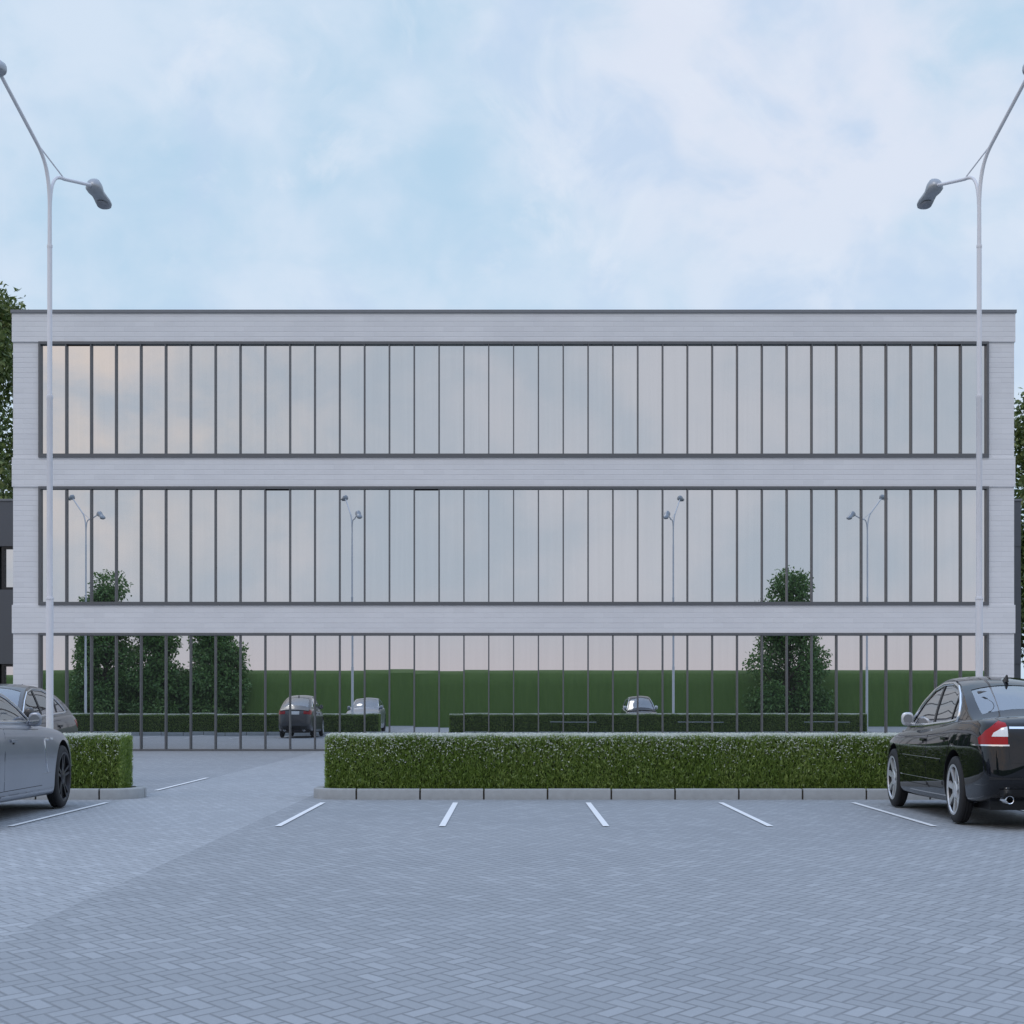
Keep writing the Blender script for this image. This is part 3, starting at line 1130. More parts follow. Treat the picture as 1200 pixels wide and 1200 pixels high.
class Car:
    def __init__(self, spec):
        self.s = spec
        self.S = spec['S']
        self.W, self.ZB, self.ZT, self.ZR = (curve(spec[k]) for k in ('W', 'ZB', 'ZT', 'ZR'))
        self.y0, self.y1 = spec['W'][0][0], spec['W'][-1][0]
        self.root = empty('parked_car')
        tag(self.root, spec['label'], 'car')

    # -- surfaces
    def section(self, y):
        w, zb, zt = self.W(y), self.ZB(y), self.ZT(y)
        tab = [(0, 0), (.78, 0), (.92, .012), (.962, .07), (.982, .16), (.994, .32), (1.0, .50), (.994, .68), (.972, .84), (.93, .945), (.85, .99), (.55, 1.02), (0, 1.04)]
        return catmull([(a * w, zb + (zt - zb) * b) for a, b in tab], 3)

    def lean(self, y, z):
        s = self.s
        a = sstep(self.y0 + 0.55, self.y0, y) * s.get('rear_lean', .10)
        b = sstep(self.y1 - 0.45, self.y1, y) * s.get('front_lean', .10)
        q = max(0.0, (z - 0.48) / 0.5)
        q2 = max(0.0, (0.45 - z) / 0.3)
        return y + a * (q ** 1.3 + 0.5 * q2) - b * (q ** 1.3 + 0.5 * q2)

    def body_bm(self):
        bm = bmesh.new()
        n = 64
        ts = [0.5 - 0.5 * math.cos(math.pi * i / n) for i in range(n + 1)]
        ts = [0.6 * t + 0.4 * i / n for i, t in enumerate(ts)]
        rings = []
        for t in ts:
            y = self.y0 + (self.y1 - self.y0) * t
            sec = self.section(y)
            full = sec + [(-a, b) for a, b in reversed(sec[1:-1])]
            rings.append([bm.verts.new((a, self.lean(y, b), b)) for a, b in full])
        m = len(rings[0])
        for r0, r1 in zip(rings, rings[1:]):
            for k in range(m):
                bm.faces.new((r0[k], r0[(k + 1) % m], r1[(k + 1) % m], r1[k]))
        for r in (rings[0], rings[-1]):
            # domed end
            c = sum((v.co for v in r), Vector()) / m
            out_ = -1 if r is rings[0] else 1
            prev, base = r, [v.co.copy() for v in r]
            for sc_, dm in ((.92, .020), (.75, .034), (.5, .044), (.25, .049)):
                inner = [bm.verts.new(c + (p - c) * sc_ + Vector((0, out_ * dm, 0))) for p in base]
                for k in range(m):
                    bm.faces.new((prev[k], prev[(k + 1) % m], inner[(k + 1) % m], inner[k]))
                prev = inner
            ctr = bm.verts.new(c + Vector((0, out_ * .050, 0)))
            for k in range(m):
                bm.faces.new((prev[k], prev[(k + 1) % m], ctr))
        bmesh.ops.recalc_face_normals(bm, faces=bm.faces)
        return bm

    def belt(self, y):
        return self.ZT(y) - 0.035

    def x_side(self, y, z, inset=0.0):
        h = max(0.0, z - self.belt(y))
        return self.W(y) * self.s.get('belt_w', .885) - 0.30 * h - 0.42 * h * h - inset

    def top(self, y, f, inset=0.0):
        b = 0.13 * math.tanh(y / 0.4 - self.s.get('mid', -0.6) / 0.4)
        zs = max(self.ZR(y + b) - 0.035 - inset, self.belt(y) + 0.001)
        wt = self.x_side(y, zs, inset)
        z = self.ZR(y + b * f * f) - inset - 0.035 * abs(f) ** 2.4
        return Vector((f * wt, y, max(z, self.belt(y) + 0.0015)))

    def cabin_bm(self, inset=0.0):
        bm = bmesh.new()
        ya, yb = self.s['ZR'][0][0] + inset * 2.5, self.s['ZR'][-1][0] - inset * 2.5
        rings = []
        n = 54
        fs = [1, .97, .92, .84, .7, .5, .25, 0]
        for i in range(n + 1):
            y = ya + (yb - ya) * i / n
            tp = self.top(y, 1.0, inset)
            bz = self.belt(y) - (0.03 if not inset else -0.01)
            half = []
            for k in range(9):
                z = bz + (tp.z - bz) * k / 9 * 0.985
                half.append(Vector((self.x_side(y, z, inset), y, z)))
            half += [self.top(y, f * (0.985 if f == 1 else 1), inset) for f in fs]
            full = half + [Vector((-p.x, p.y, p.z)) for p in reversed(half[:-1])]
            rings.append([bm.verts.new(p) for p in full])
        m = len(rings[0])
        for r0, r1 in zip(rings, rings[1:]):
            for k in range(m):
                bm.faces.new((r0[k], r0[(k + 1) % m], r1[(k + 1) % m], r1[k]))
        bm.faces.new(rings[0])
        bm.faces.new(rings[-1])
        bmesh.ops.recalc_face_normals(bm, faces=bm.faces)
        return bm

    # -- patches laid on the surface
    @staticmethod
    def surf(bm):
        bm.normal_update()
        bm.verts.index_update()
        bm.faces.ensure_lookup_table()
        return BVHTree.FromBMesh(bm), [([v.co.copy() for v in f.verts], [v.normal.copy() for v in f.verts]) for f in bm.faces]

    def cast(self, sf, o, d):
        bvh, fd = sf
        hit, nm, ix, _ = bvh.ray_cast(o, d)
        if hit is None:
            hit, nm, ix, _ = bvh.find_nearest(o + d * 2)
        co, nn = fd[ix]
        if len(co) <= 4:
            w = poly_3d_calc(co, hit)
            nm = sum((a * b for a, b in zip(nn, w)), Vector()).normalized()
        if nm.dot(d) > 0:
            nm = -nm
        return hit, nm

    def patch(self, name, poly, axis, sgn, mat, parent, off=0.004, cuts=3, bvh=None, thick=0.012, smooth=35):
        bvh = bvh or self.bvh
        bm = bmesh.new()

        def to3(a, b):
            return {'x': Vector((sgn * 4, a, b)), 'y': Vector((a, sgn * 6, b)), 'z': Vector((a, b, sgn * 4))}[axis]
        if cuts == 'grid':
            cuts = 0
            # the outline is single valued along its first axis: fill it column by column
            a0, a1 = min(p[0] for p in poly), max(p[0] for p in poly)

            def span(a):
                zs = []
                for (p, q), (r_, t_) in zip(poly, list(poly[1:]) + [poly[0]]):
                    if min(p, r_) - 1e-9 <= a <= max(p, r_) + 1e-9:
                        if abs(p - r_) < 1e-9:
                            zs += [q, t_]
                        else:
                            zs.append(q + (t_ - q) * (a - p) / (r_ - p))
                return min(zs), max(zs)
            brk = sorted(set(round(p[0], 5) for p in poly))
            cols = []
            for u0, u1 in zip(brk, brk[1:]):
                k = max(1, int((u1 - u0) / 0.035))
                cols += [u0 + (u1 - u0) * i / k for i in range(k)]
            cols.append(brk[-1])
            nz = 14
            G = []
            for a in cols:
                lo, hi = span(min(max(a, a0 + 1e-6), a1 - 1e-6))
                G.append([bm.verts.new(to3(a, lo + (hi - lo) * k / nz)) for k in range(nz + 1)])
            for g0, g1 in zip(G, G[1:]):
                for k in range(nz):
                    bm.faces.new((g0[k], g0[k + 1], g1[k + 1], g1[k]))
        else:
            f = bm.faces.new([bm.verts.new(to3(a, b)) for a, b in poly])
            bmesh.ops.triangulate(bm, faces=[f])
        if cuts:
            for _ in range(cuts):
                bmesh.ops.subdivide_edges(bm, edges=[e for e in bm.edges if e.calc_length() > 0.05], cuts=1)
                bmesh.ops.triangulate(bm, faces=[q for q in bm.faces if len(q.verts) > 3])
        d = {'x': Vector((-sgn, 0, 0)), 'y': Vector((0, -sgn, 0)), 'z': Vector((0, 0, -sgn))}[axis]
        nr = {}
        for v in bm.verts:
            hit, nm = self.cast(bvh, v.co, d)
            v.co = hit + nm * off
            nr[v] = nm
        bd = [e for e in bm.edges if e.is_boundary]
        if thick > 0:
            vmap = {}
            for e in bd:
                q = []
                for v in e.verts:
                    if v not in vmap:
                        vmap[v] = bm.verts.new(v.co - nr[v] * (thick + off))
                        nr[vmap[v]] = nr[v]
                    q.append(vmap[v])
                bm.faces.new((e.verts[0], e.verts[1], q[1], q[0]))
        for f in bm.faces:
            f.normal_update()
            m = sum((nr[v] for v in f.verts), Vector())
            if all(v in nr for v in f.verts) and f.normal.dot(m) < 0:
                f.normal_flip()
        ns = [Vector((nr[v].x / self.S, nr[v].y, nr[v].z)).normalized() for v in bm.verts]
        o = finish(name, bm, mat, parent, smooth=180, sx=self.S, recalc=False)
        o.data.normals_split_custom_set_from_vertices(ns)
        return o

    def on_side(self, y, z, sgn, off, bvh=None):
        bvh = bvh or self.bvh
        hit, nm, _, _ = bvh[0].ray_cast(Vector((sgn * 4, y, z)), Vector((-sgn, 0, 0)))
        if hit is None:
            return None
        return hit + nm * off if nm.x * sgn > 0 else hit - nm * off

    def side_line(self, name, pts, sgn, r, mat, parent, bvh=None, closed=False, off=0.0, step=0.05):
        P = []
        seq = list(pts) + ([pts[0]] if closed else [])
        for (a, b), (c, d) in zip(seq, seq[1:]):
            k = max(1, int(math.hypot(c - a, d - b) / step))
            for i in range(k):
                p = self.on_side(a + (c - a) * i / k, b + (d - b) * i / k, sgn, off, bvh)
                if p is not None:
                    P.append(p)
        if not closed:
            p = self.on_side(*seq[-1], sgn, off, bvh)
            if p is not None:
                P.append(p)
        bm = bmesh.new()
        add_strip_tube(bm, P, r, closed, 6)
        return finish(name, bm, mat, parent, smooth=60, sx=self.S)

    def wheel(self, x, y, sgn):
        s = self.s
        w = empty('wheel', (x * self.S, y, s['wr']), self.root)
        n = 48
        Rw, rr, tw = s['wr'], s['rim'], 0.11

        def lathe(prof):
            bm = bmesh.new()
            rings = [[bm.verts.new((sgn * a, r * math.cos(2 * math.pi * k / n), r * math.sin(2 * math.pi * k / n))) for k in range(n)] for a, r in prof]
            for r0, r1 in zip(rings, rings[1:]):
                for k in range(n):
                    bm.faces.new((r0[k], r0[(k + 1) % n], r1[(k + 1) % n], r1[k]))
            return bm
        bm = lathe([(-tw, rr - .01), (-tw, rr + .02), (-tw + .02, Rw - .03), (-tw + .045, Rw - .004), (-tw + .06, Rw), (-.02, Rw), (-.018, Rw - .008), (-.012, Rw - .008), (-.01, Rw), (.02, Rw), (.022, Rw - .008), (.028, Rw - .008), (.03, Rw), (tw - .05, Rw), (tw - .03, Rw - .006),
                    (tw - .012, Rw - .03), (tw - .004, rr + .03), (tw - .006, rr + .008), (tw - .02, rr - .004)])
        finish('tyre', bm, M['tyre'], w, smooth=50, sx=self.S)
        bm = lathe([(tw - .012, rr + .008), (tw - .004, rr + .006), (tw - .006, rr - .014), (tw - .022, rr - .020)])
        # spokes
        ns = s['spokes']
        for k in range(ns):
            a = 2 * math.pi * (k + .25) / ns
            for tw_ in ((-.5, .5) if s['twin'] else (0,)):
                h0, h1 = .075, rr - .012
                wa, wb = (.017, .013) if s['twin'] else (.024, .030)
                d0, d1 = tw_ * .035, tw_ * .085
                vs = []
                for (rad, half, dd, xo) in ((h0, wa, d0, tw - .035), (h1, wb, d1, tw - .012)):
                    for xx in (xo - .035, xo):
                        for hh in (-half, half):
                            t_ = hh + dd
                            vs.append(bm.verts.new((sgn * xx, rad * math.cos(a) - t_ * math.sin(a), rad * math.sin(a) + t_ * math.cos(a))))
                for f in ((0, 1, 3, 2), (4, 6, 7, 5), (0, 4, 5, 1), (2, 3, 7, 6), (0, 2, 6, 4), (1, 5, 7, 3)):
                    bm.faces.new([vs[i] for i in f])
        hub = [(tw - .075, .085), (tw - .035, .085), (tw - .025, .075), (tw - .022, .035), (tw - .018, .030), (tw - .016, .001)]
        rings = [[bm.verts.new((sgn * a, r * math.cos(2 * math.pi * k / 24), r * math.sin(2 * math.pi * k / 24))) for k in range(24)] for a, r in hub]
        for r0, r1 in zip(rings, rings[1:]):
            for k in range(24):
                bm.faces.new((r0[k], r0[(k + 1) % 24], r1[(k + 1) % 24], r1[k]))
        finish('rim', bm, s['rim_mat'], w, smooth=30, sx=self.S)
        bm = lathe([(tw - .021, rr - .018), (tw - .05, rr - .026), (-tw + .02, rr - .03), (-tw, rr - .01)])
        finish('barrel', bm, M['alloy_dark'], w, smooth=40, sx=self.S)
        bm = bmesh.new()
        add_tube(bm, [(sgn * (tw - .09), 0, 0), (sgn * (tw - .062), 0, 0)], rr * .955, 40)
        finish('brake_disc', bm, M['brake'], w, smooth=40, sx=self.S)
        if s.get('caliper'):
            bm = bmesh.new()
            add_box(bm, *sorted((sgn * (tw - .08), sgn * (tw - .050))), -rr * .78, -rr * .5, -rr * .35, rr * .35, bevel=.01)
            finish('caliper', bm, M['caliper'], w, sx=self.S)

    def build(self):
        s, S = self.s, self.S
        bm = self.body_bm()
        self.bvh = self.surf(bm)
        body = finish('body', bm, s['paint'], self.root)
        cut = []
        for y in s['axles']:
            for sgn in (-1, 1):
                b = bmesh.new()
                add_tube(b, [(sgn * .62, y, s['wr'] + .01), (sgn * 1.3, y, s['wr'] + .01)], s['wr'] + .055, 40)
                cut.append(tmp_obj(b))
        bool_diff(body, cut)
        me = body.data
        me.polygons.foreach_set('use_smooth', [True] * len(me.polygons))
        me.set_sharp_from_angle(angle=R(38))
        # dark arch liners
        me.materials.clear()
        me.materials.append(s['paint'])
        me.materials.append(M['trim'])
        for p in me.polygons:
            c = p.center
            for y in s['axles']:
                d = math.hypot(c.y - y, c.z - s['wr'] - .01)
                if d < s['wr'] + .058 and abs(c.x) < .995 * self.W(c.y) and (abs(p.normal.x) > .9 and abs(c.x) < .66 or d > s['wr'] + .045 and abs(p.normal.x) < .3):
                    p.material_index = 1
        # cabin
        cb = self.cabin_bm()
        self.cbvh = self.surf(cb)
        cabin = finish('cabin_shell', cb, s['paint'], self.root)
        cut = [tmp_obj(self.cabin_bm(0.035))]
        for poly in s['windows']:
            for sgn in (-1, 1):
                b = bmesh.new()
                lo = [b.verts.new((sgn * .25, y, z)) for y, z in poly]
                hi = [b.verts.new((sgn * 1.4, y, z)) for y, z in poly]
                b.faces.new(lo)
                b.faces.new(hi)
                for k in range(len(poly)):
                    j = (k + 1) % len(poly)
                    b.faces.new((lo[k], lo[j], hi[j], hi[k]))
                cut.append(tmp_obj(b))

        def screen_grid(ya, yb, fmax_a, fmax_b, ny=16, nx=16):
            g_ = []
            for i in range(ny + 1):
                t = i / ny
                y = ya + (yb - ya) * t
                fm = fmax_a + (fmax_b - fmax_a) * t
                g_.append([self.top(y, -fm + 2 * fm * k / nx) for k in range(nx + 1)])
            return g_

        def slab(g_, up, dn):
            b = bmesh.new()
            T = [[b.verts.new(p + Vector((0, 0, up))) for p in r] for r in g_]
            B = [[b.verts.new(p + Vector((0, 0, dn))) for p in r] for r in g_]
            ny, nx = len(g_) - 1, len(g_[0]) - 1
            for i in range(ny):
                for k in range(nx):
                    b.faces.new((T[i][k], T[i][k + 1], T[i + 1][k + 1], T[i + 1][k]))
                    b.faces.new((B[i][k], B[i + 1][k], B[i + 1][k + 1], B[i][k + 1]))
            for k in range(nx):
                b.faces.new((T[0][k], B[0][k], B[0][k + 1], T[0][k + 1]))
                b.faces.new((T[ny][k], T[ny][k + 1], B[ny][k + 1], B[ny][k]))
            for i in range(ny):
                b.faces.new((T[i][0], T[i + 1][0], B[i + 1][0], B[i][0]))
                b.faces.new((T[i][nx], B[i][nx], B[i + 1][nx], T[i + 1][nx]))
            return b
        gf = screen_grid(*s['windscreen'])
        gr = screen_grid(*s['rear_window'])
        cut += [tmp_obj(slab(gf, .06, -.09)), tmp_obj(slab(gr, .06, -.09))]
        bool_diff(cabin, cut)
        me = cabin.data
        me.polygons.foreach_set('use_smooth', [True] * len(me.polygons))
        me.set_sharp_from_angle(angle=R(35))
        for ob in (body, cabin):
            for v in ob.data.vertices:
                v.co.x *= S
            ob.data.update()
        finish('windscreen', slab(gf, -.006, -.011), M['screen'], self.root, smooth=35, sx=S)
        finish('rear_window', slab(gr, -.006, -.011), M['screen'], self.root, smooth=35, sx=S)
        for sgn in (-1, 1):
            for poly in s['windows']:
                self.patch('side_window', poly, 'x', sgn, M['glass'], self.root, off=-.008, cuts='grid', bvh=self.cbvh, thick=.0)
            if s.get('trim_line'):
                self.side_line('window_trim', s['trim_line'], sgn, self.s.get('trim_r', .015), M['chrome'], self.root, self.cbvh, closed=True, off=.002)
            for poly in s['pillars']:
                self.patch('window_pillar', poly, 'x', sgn, M['trim'], self.root, off=.003, cuts=3, bvh=self.cbvh)
            for dpoly, (hy, hzz) in s['doors']:
                cxx = sum(p[0] for p in dpoly) / len(dpoly)
                czz = sum(p[1] for p in dpoly) / len(dpoly)
                big_ = [(a + .007 * (1 if a > cxx else -1), b + .007 * (1 if b > czz else -1)) for a, b in dpoly]
                dr = self.patch('door', dpoly, 'x', sgn, s['paint'], self.root, off=.005, cuts='grid')
                self.patch('door_gap', big_, 'x', sgn, M['seam'], dr, off=.0015, cuts='grid')
                p = self.on_side(hy, hzz, sgn, .02)
                b = bmesh.new()
                add_box(b, p.x - .014, p.x + .014, p.y - .10, p.y + .10, p.z - .016, p.z + .016, bevel=.010)
                finish('door_handle', b, s['handle_mat'], dr, smooth=40, sx=S)
                self.patch('handle_recess', [(hy - .03, hzz - .034), (hy + .035, hzz - .034), (hy + .035, hzz + .0), (hy - .03, hzz + .0)], 'x', sgn, M['seam'], dr, off=.0065, cuts=2)
            # mirror
            my, mz = s['mirror']
            xm = self.x_side(my, mz)
            b = bmesh.new()
            bmesh.ops.create_uvsphere(b, u_segments=20, v_segments=12, radius=1)
            for v in b.verts:
                c = v.co
                c = Vector([math.copysign(abs(q) ** .7, q) for q in c])
                v.co = Vector((c.x * .100, c.y * (.075 if c.y > 0 else .02), c.z * .075))
            bmesh.ops.translate(b, verts=b.verts, vec=(sgn * (xm + .105), my, mz + .05))
            add_tube(b, [(sgn * (xm - .01), my + .01, mz - .005), (sgn * (xm + .07), my, mz + .005)], .022, 8)
            mi = finish('wing_mirror', b, s['mirror_mat'], self.root, smooth=60, sx=S)
            b = bmesh.new()
            add_tube(b, [(sgn * (xm + .105), my - .017, mz + .05), (sgn * (xm + .105), my - .0235, mz + .05)], .052, 24)
            for v in b.verts:
                v.co.x = sgn * (xm + .105) + (v.co.x - sgn * (xm + .105)) * 1.45
            finish('mirror_glass', b, M['mirror'], mi, smooth=40, sx=S)
            # sill and moulding
            for (ya, yb, z0, z1) in s['mouldings']:
                self.patch('side_moulding', [(ya, z0), (yb, z0), (yb, z1), (ya, z1)], 'x', sgn, s['mould_mat'], self.root, off=.012, cuts=5, smooth=60)
            # lamps
            tl = None
            for kind, poly in s['tail']:
                poly_ = [(sgn * a, b) for a, b in poly]
                o = self.patch('tail_light' if kind == 'red' else 'reversing_light' if kind == 'clear' else 'lamp_trim', poly_, 'y', -1,
                               {'red': M['red_lamp'], 'clear': M['clear_lamp'], 'chrome': M['chrome']}[kind], tl if tl else self.root,
                               off={'red': .008, 'clear': .011, 'chrome': .014}[kind], cuts=4, smooth=60)
                if kind == 'red':
                    tl = o
            self.patch('headlight', [(sgn * a, b) for a, b in s['head']], 'y', 1, M['clear_lamp'], self.root, off=.006, cuts=4, smooth=60)
            # exhaust
            ex, ez = s['exhaust']
            b = bmesh.new()
            ye = self.y0 + .02
            n = 20
            ring = []
            for yv, r in ((ye + .25, .048), (ye, .048), (ye - .004, .044), (ye, .038), (ye + .25, .038)):
                ring.append([b.verts.new((sgn * ex + r * math.cos(2 * math.pi * k / n) * 1.25, yv, ez + r * math.sin(2 * math.pi * k / n) * .85)) for k in range(n)])
            for r0, r1 in zip(ring, ring[1:]):
                for k in range(n):
                    b.faces.new((r0[k], r0[(k + 1) % n], r1[(k + 1) % n], r1[k]))
            finish('exhaust_pipe', b, M['chrome'], self.root, smooth=50, sx=S)
            for y in s['axles']:
                self.wheel(sgn * s['track'], y, sgn)
            for name, pts, r, mat in s.get('lines', ()):
                self.side_line(name, pts, sgn, r, mat, self.root, off=0.0)
        for name, poly, mat, off, ax in s['rear_bits']:
            self.patch(name, poly, 'y', ax, mat, self.root, off=off, cuts=4, smooth=50)
        # underside
        b = bmesh.new()
        add_box(b, -.66, .66, self.y0 + .35, self.y1 - .3, .17, .34)
        finish('underbody', b, M['trim'], self.root, sx=S)
        # shark fin
        ay = s['antenna']
        p = self.top(ay, 0.0)
        b = bmesh.new()
        pr = [(-.10, 0), (.10, 0), (-.02, .045), (-.075, .075), (-.095, .07)]
        for sg in (-1, 1):
            pass
        lo = [b.verts.new((-.022 * (1 - z * 9), ay + y, p.z + z - .012)) for y, z in pr]
        hi = [b.verts.new((.022 * (1 - z * 9), ay + y, p.z + z - .012)) for y, z in pr]
        b.faces.new(lo)
        b.faces.new(hi)
        for k in range(5):
            j = (k + 1) % 5
            b.faces.new((lo[k], lo[j], hi[j], hi[k]))
        finish('antenna', b, M['trim'], self.root, sx=S * 1.0)
        # inside: dark tray at belt height, seats and wheel above it
        ya, yb = s['inside']
        b = bmesh.new()
        rows_ = []
        for i in range(13):
            y = ya + (yb - ya) * i / 12
            w = self.x_side(y, self.belt(y)) - .05
            rows_.append([b.verts.new((w * f, y, self.ZT(y) + .042 - .035 * f * f)) for f in (-1, -.5, 0, .5, 1)])
        for r0, r1 in zip(rows_, rows_[1:]):
            for k in range(4):
                b.faces.new((r0[k], r0[k + 1], r1[k + 1], r1[k]))
        finish('cabin_trim', b, M['trim'], self.root, smooth=40, sx=S)
        for yy_, xs in ((s['seats'][0], (-.37, .37)), (s['seats'][1], (-.40, 0, .40))):
            for xx in xs:
                b = bmesh.new()
                zb_ = self.ZT(yy_)
                add_box(b, xx - .19, xx + .19, yy_ - .06, yy_ + .06, zb_ - .1, zb_ + .14, bevel=.04)
                add_box(b, xx - .12, xx + .12, yy_ - .10, yy_ + .0, zb_ + .15, zb_ + .30, bevel=.035)
                finish('seat', b, M['seat'], self.root, smooth=50, sx=S)
        return self.root


def shift(poly, dy=0, dz=0):
    return [(a + dy, b + dz) for a, b in poly]


sedan = dict(
    label='glossy black sedan with red tail lights parked against the long hedge', S=0.675, paint=M['paint_black'],
    W=[(-2.46, .70), (-2.40, .79), (-2.25, .865), (-1.9, .905), (-1.2, .93), (0, .935), (1.2, .925), (1.7, .895), (2.05, .82), (2.25, .70), (2.36, .52)],
    ZB=[(-2.46, .42), (-2.35, .31), (-2.0, .24), (-1.4, .20), (1.4, .18), (2.0, .18), (2.36, .26)],
    ZT=[(-2.46, .985), (-2.36, 1.025), (-2.1, 1.045), (-1.5, 1.035), (-.8, .975), (0, .925), (.9, .895), (1.4, .855), (2.0, .76), (2.25, .68), (2.36, .60)],
    ZR=[(-2.12, 1.03), (-1.95, 1.075), (-1.35, 1.315), (-1.0, 1.415), (-.6, 1.465), (-.2, 1.475), (.15, 1.435), (.45, 1.335), (.95, 1.05), (1.2, .92)],
    trim_r=.021, belt_w=.90, mid=-.4, rear_lean=.07, wr=.333, rim=.245, spokes=7, twin=False, rim_mat=M['alloy'], track=.825, axles=(-1.41, 1.42),
    windows=[[(.74, .955), (.42, 1.18), (.15, 1.31), (-.17, 1.365), (-.27, .975)],
             [(-.34, .98), (-.24, 1.372), (-.6, 1.375), (-.88, 1.335), (-1.06, 1.27), (-1.02, 1.015)],
             [(-1.06, 1.018), (-1.10, 1.25), (-1.22, 1.18), (-1.29, 1.08), (-1.27, 1.035)]],
    pillars=[[(-.275, .965), (-.175, 1.375), (-.235, 1.38), (-.335, .97)], [(-1.022, 1.01), (-1.065, 1.27), (-1.098, 1.255), (-1.058, 1.015)]],
    trim_line=[(.82, .94), (.45, 1.20), (.15, 1.335), (-.2, 1.39), (-.6, 1.395), (-.9, 1.352), (-1.12, 1.275), (-1.27, 1.18), (-1.33, 1.08), (-1.31, 1.02), (-1.0, .998), (0, .955)],
    windscreen=(.28, 1.0, .86, .90), rear_window=(-1.78, -1.17, .80, .82),
    doors=[([(.88, .33), (.93, .60), (.86, .81), (-.24, .85), (-.26, .33)], (-.10, .80)), ([(-.29, .33), (-.27, .85), (-1.18, .89), (-1.22, .78), (-1.02, .46), (-.96, .33)], (-1.02, .83))],
    handle_mat=M['paint_black'], mirror=(.66, .965), mirror_mat=M['alloy'], mouldings=[(-.88, .84, .585, .62), (-.95, .98, .36, .40)], mould_mat=M['paint_black'],
    lines=[('side_highlight', [(-.9, .622), (.86, .622)], .006, M['alloy']), ('sill_highlight', [(-.95, .402), (.98, .402)], .006, M['alloy'])],  # bright strips paint in the sky highlight along the moulding edges
    tail=[('red', [(.86, .80), (.55, .80), (.55, 1.0), (.63, 1.02), (.70, .99), (.80, .93), (.86, .86)]), ('clear', [(.545, .875), (.745, .875), (.72, .91), (.62, .955), (.545, .965)]),
          ('chrome', [(.89, .786), (.535, .786), (.535, .80), (.89, .80)])],
    head=[(.45, .50), (.70, .52), (.72, .66), (.50, .62)], exhaust=(.52, .285), antenna=-1.0, inside=(-1.58, .9), seats=(-.35, -1.2),
    rear_bits=[('trunk_lid', [(-.53, .63), (.53, .63), (.545, .80), (.54, 1.0), (-.54, 1.0), (-.545, .80)], M['paint_black'], .005, -1),
               ('trunk_trim', [(-.52, .945), (.52, .945), (.52, .965), (-.52, .965)], M['chrome'], .012, -1),
               ('number_plate', [(-.26, .69), (.26, .69), (.26, .80), (-.26, .80)], M['plate'], .010, -1),
               ('bumper_strip', [(-.78, .475), (.78, .475), (.78, .495), (-.78, .495)], M['trim'], .010, -1),
               ('bumper_valance', [(-.62, .31), (.62, .31), (.66, .385), (-.66, .385)], M['trim'], .006, -1),
               ('grille', [(-.33, .40), (.33, .40), (.36, .60), (-.36, .60)], M['trim'], .008, 1)],
)
coupe = dict(
    label='satin silver grey fastback car with dark wheels cut by the left edge', S=0.70, paint=M['paint_silver'],
    W=[(-2.55, .66), (-2.45, .80), (-2.2, .90), (-1.5, .96), (-.6, .945), (.4, .945), (1.4, .955), (1.8, .92), (2.15, .80), (2.30, .66), (2.39, .46)],
    ZB=[(-2.55, .40), (-2.3, .26), (-1.6, .19), (1.6, .17), (2.1, .17), (2.39, .25)],
    ZT=[(-2.55, .90), (-2.3, .97), (-1.6, 1.01), (-.8, .985), (0, .97), (.5, .955), (1.0, .93), (1.5, .885), (1.9, .79), (2.2, .66), (2.39, .53)],
    ZR=[(-2.5, .95), (-2.2, 1.08), (-1.7, 1.27), (-1.3, 1.36), (-.85, 1.40), (-.45, 1.375), (-.1, 1.285), (.45, 1.06), (.85, .91)],
    belt_w=.87, mid=-.8, wr=.355, rim=.275, spokes=5, twin=True, rim_mat=M['alloy_dark'], track=.845, axles=(-1.46, 1.46), caliper=True,
    windows=[[(.32, 1.0), (.05, 1.125), (-.25, 1.225), (-.55, 1.29), (-.76, 1.315), (-.83, 1.015)], [(-.93, 1.02), (-.86, 1.32), (-1.2, 1.30), (-1.6, 1.215), (-1.85, 1.10), (-1.8, 1.045)]],
    pillars=[[(-.835, 1.0), (-.765, 1.32), (-.855, 1.325), (-.925, 1.005)]],
    trim_line=[(.40, .985), (.05, 1.145), (-.25, 1.245), (-.55, 1.31), (-.85, 1.338), (-1.2, 1.322), (-1.6, 1.235), (-1.9, 1.10), (-1.85, 1.03), (-.8, 1.0)],
    windscreen=(-.38, .50, .86, .90), rear_window=(-2.2, -1.4, .84, .84),
    doors=[([(.55, .30), (.60, .60), (.50, .90), (-.84, .925), (-.92, .60), (-.90, .30)], (-.58, .80)), ([(-.93, .30), (-.95, .60), (-.87, .925), (-1.45, .95), (-1.12, .50), (-1.08, .30)], (-1.28, .85))],
    handle_mat=M['paint_silver'], mirror=(.30, .965), mirror_mat=M['paint_silver'], mouldings=[(-1.02, .98, .215, .25)], mould_mat=M['paint_silver'],
    tail=[('red', [(.88, .74), (.45, .76), (.45, .84), (.80, .88), (.88, .84)])],
    head=[(.50, .52), (.74, .56), (.72, .68), (.55, .64)], exhaust=(.55, .28), antenna=-1.3, inside=(-2.1, .5), seats=(-.95, -1.6),
    lines=[('fender_vent', [(.82, .79), (.66, .80), (.64, .72), (.665, .62), (.685, .52), (.75, .44)], .014, M['chrome']), ('indicator', [(.98, .795), (.90, .80)], .012, M['clear_lamp']),
           ('crease', [(-.98, .405), (-.1, .395), (.92, .43)], .006, M['paint_silver'])],
    rear_bits=[('number_plate', [(-.26, .60), (.26, .60), (.26, .71), (-.26, .71)], M['plate'], .010, -1), ('bumper_valance', [(-.62, .30), (.62, .30), (.66, .38), (-.66, .38)], M['trim'], .006, -1),
               ('grille', [(-.40, .28), (.40, .28), (.44, .40), (-.44, .40)], M['trim'], .008, 1)],
)
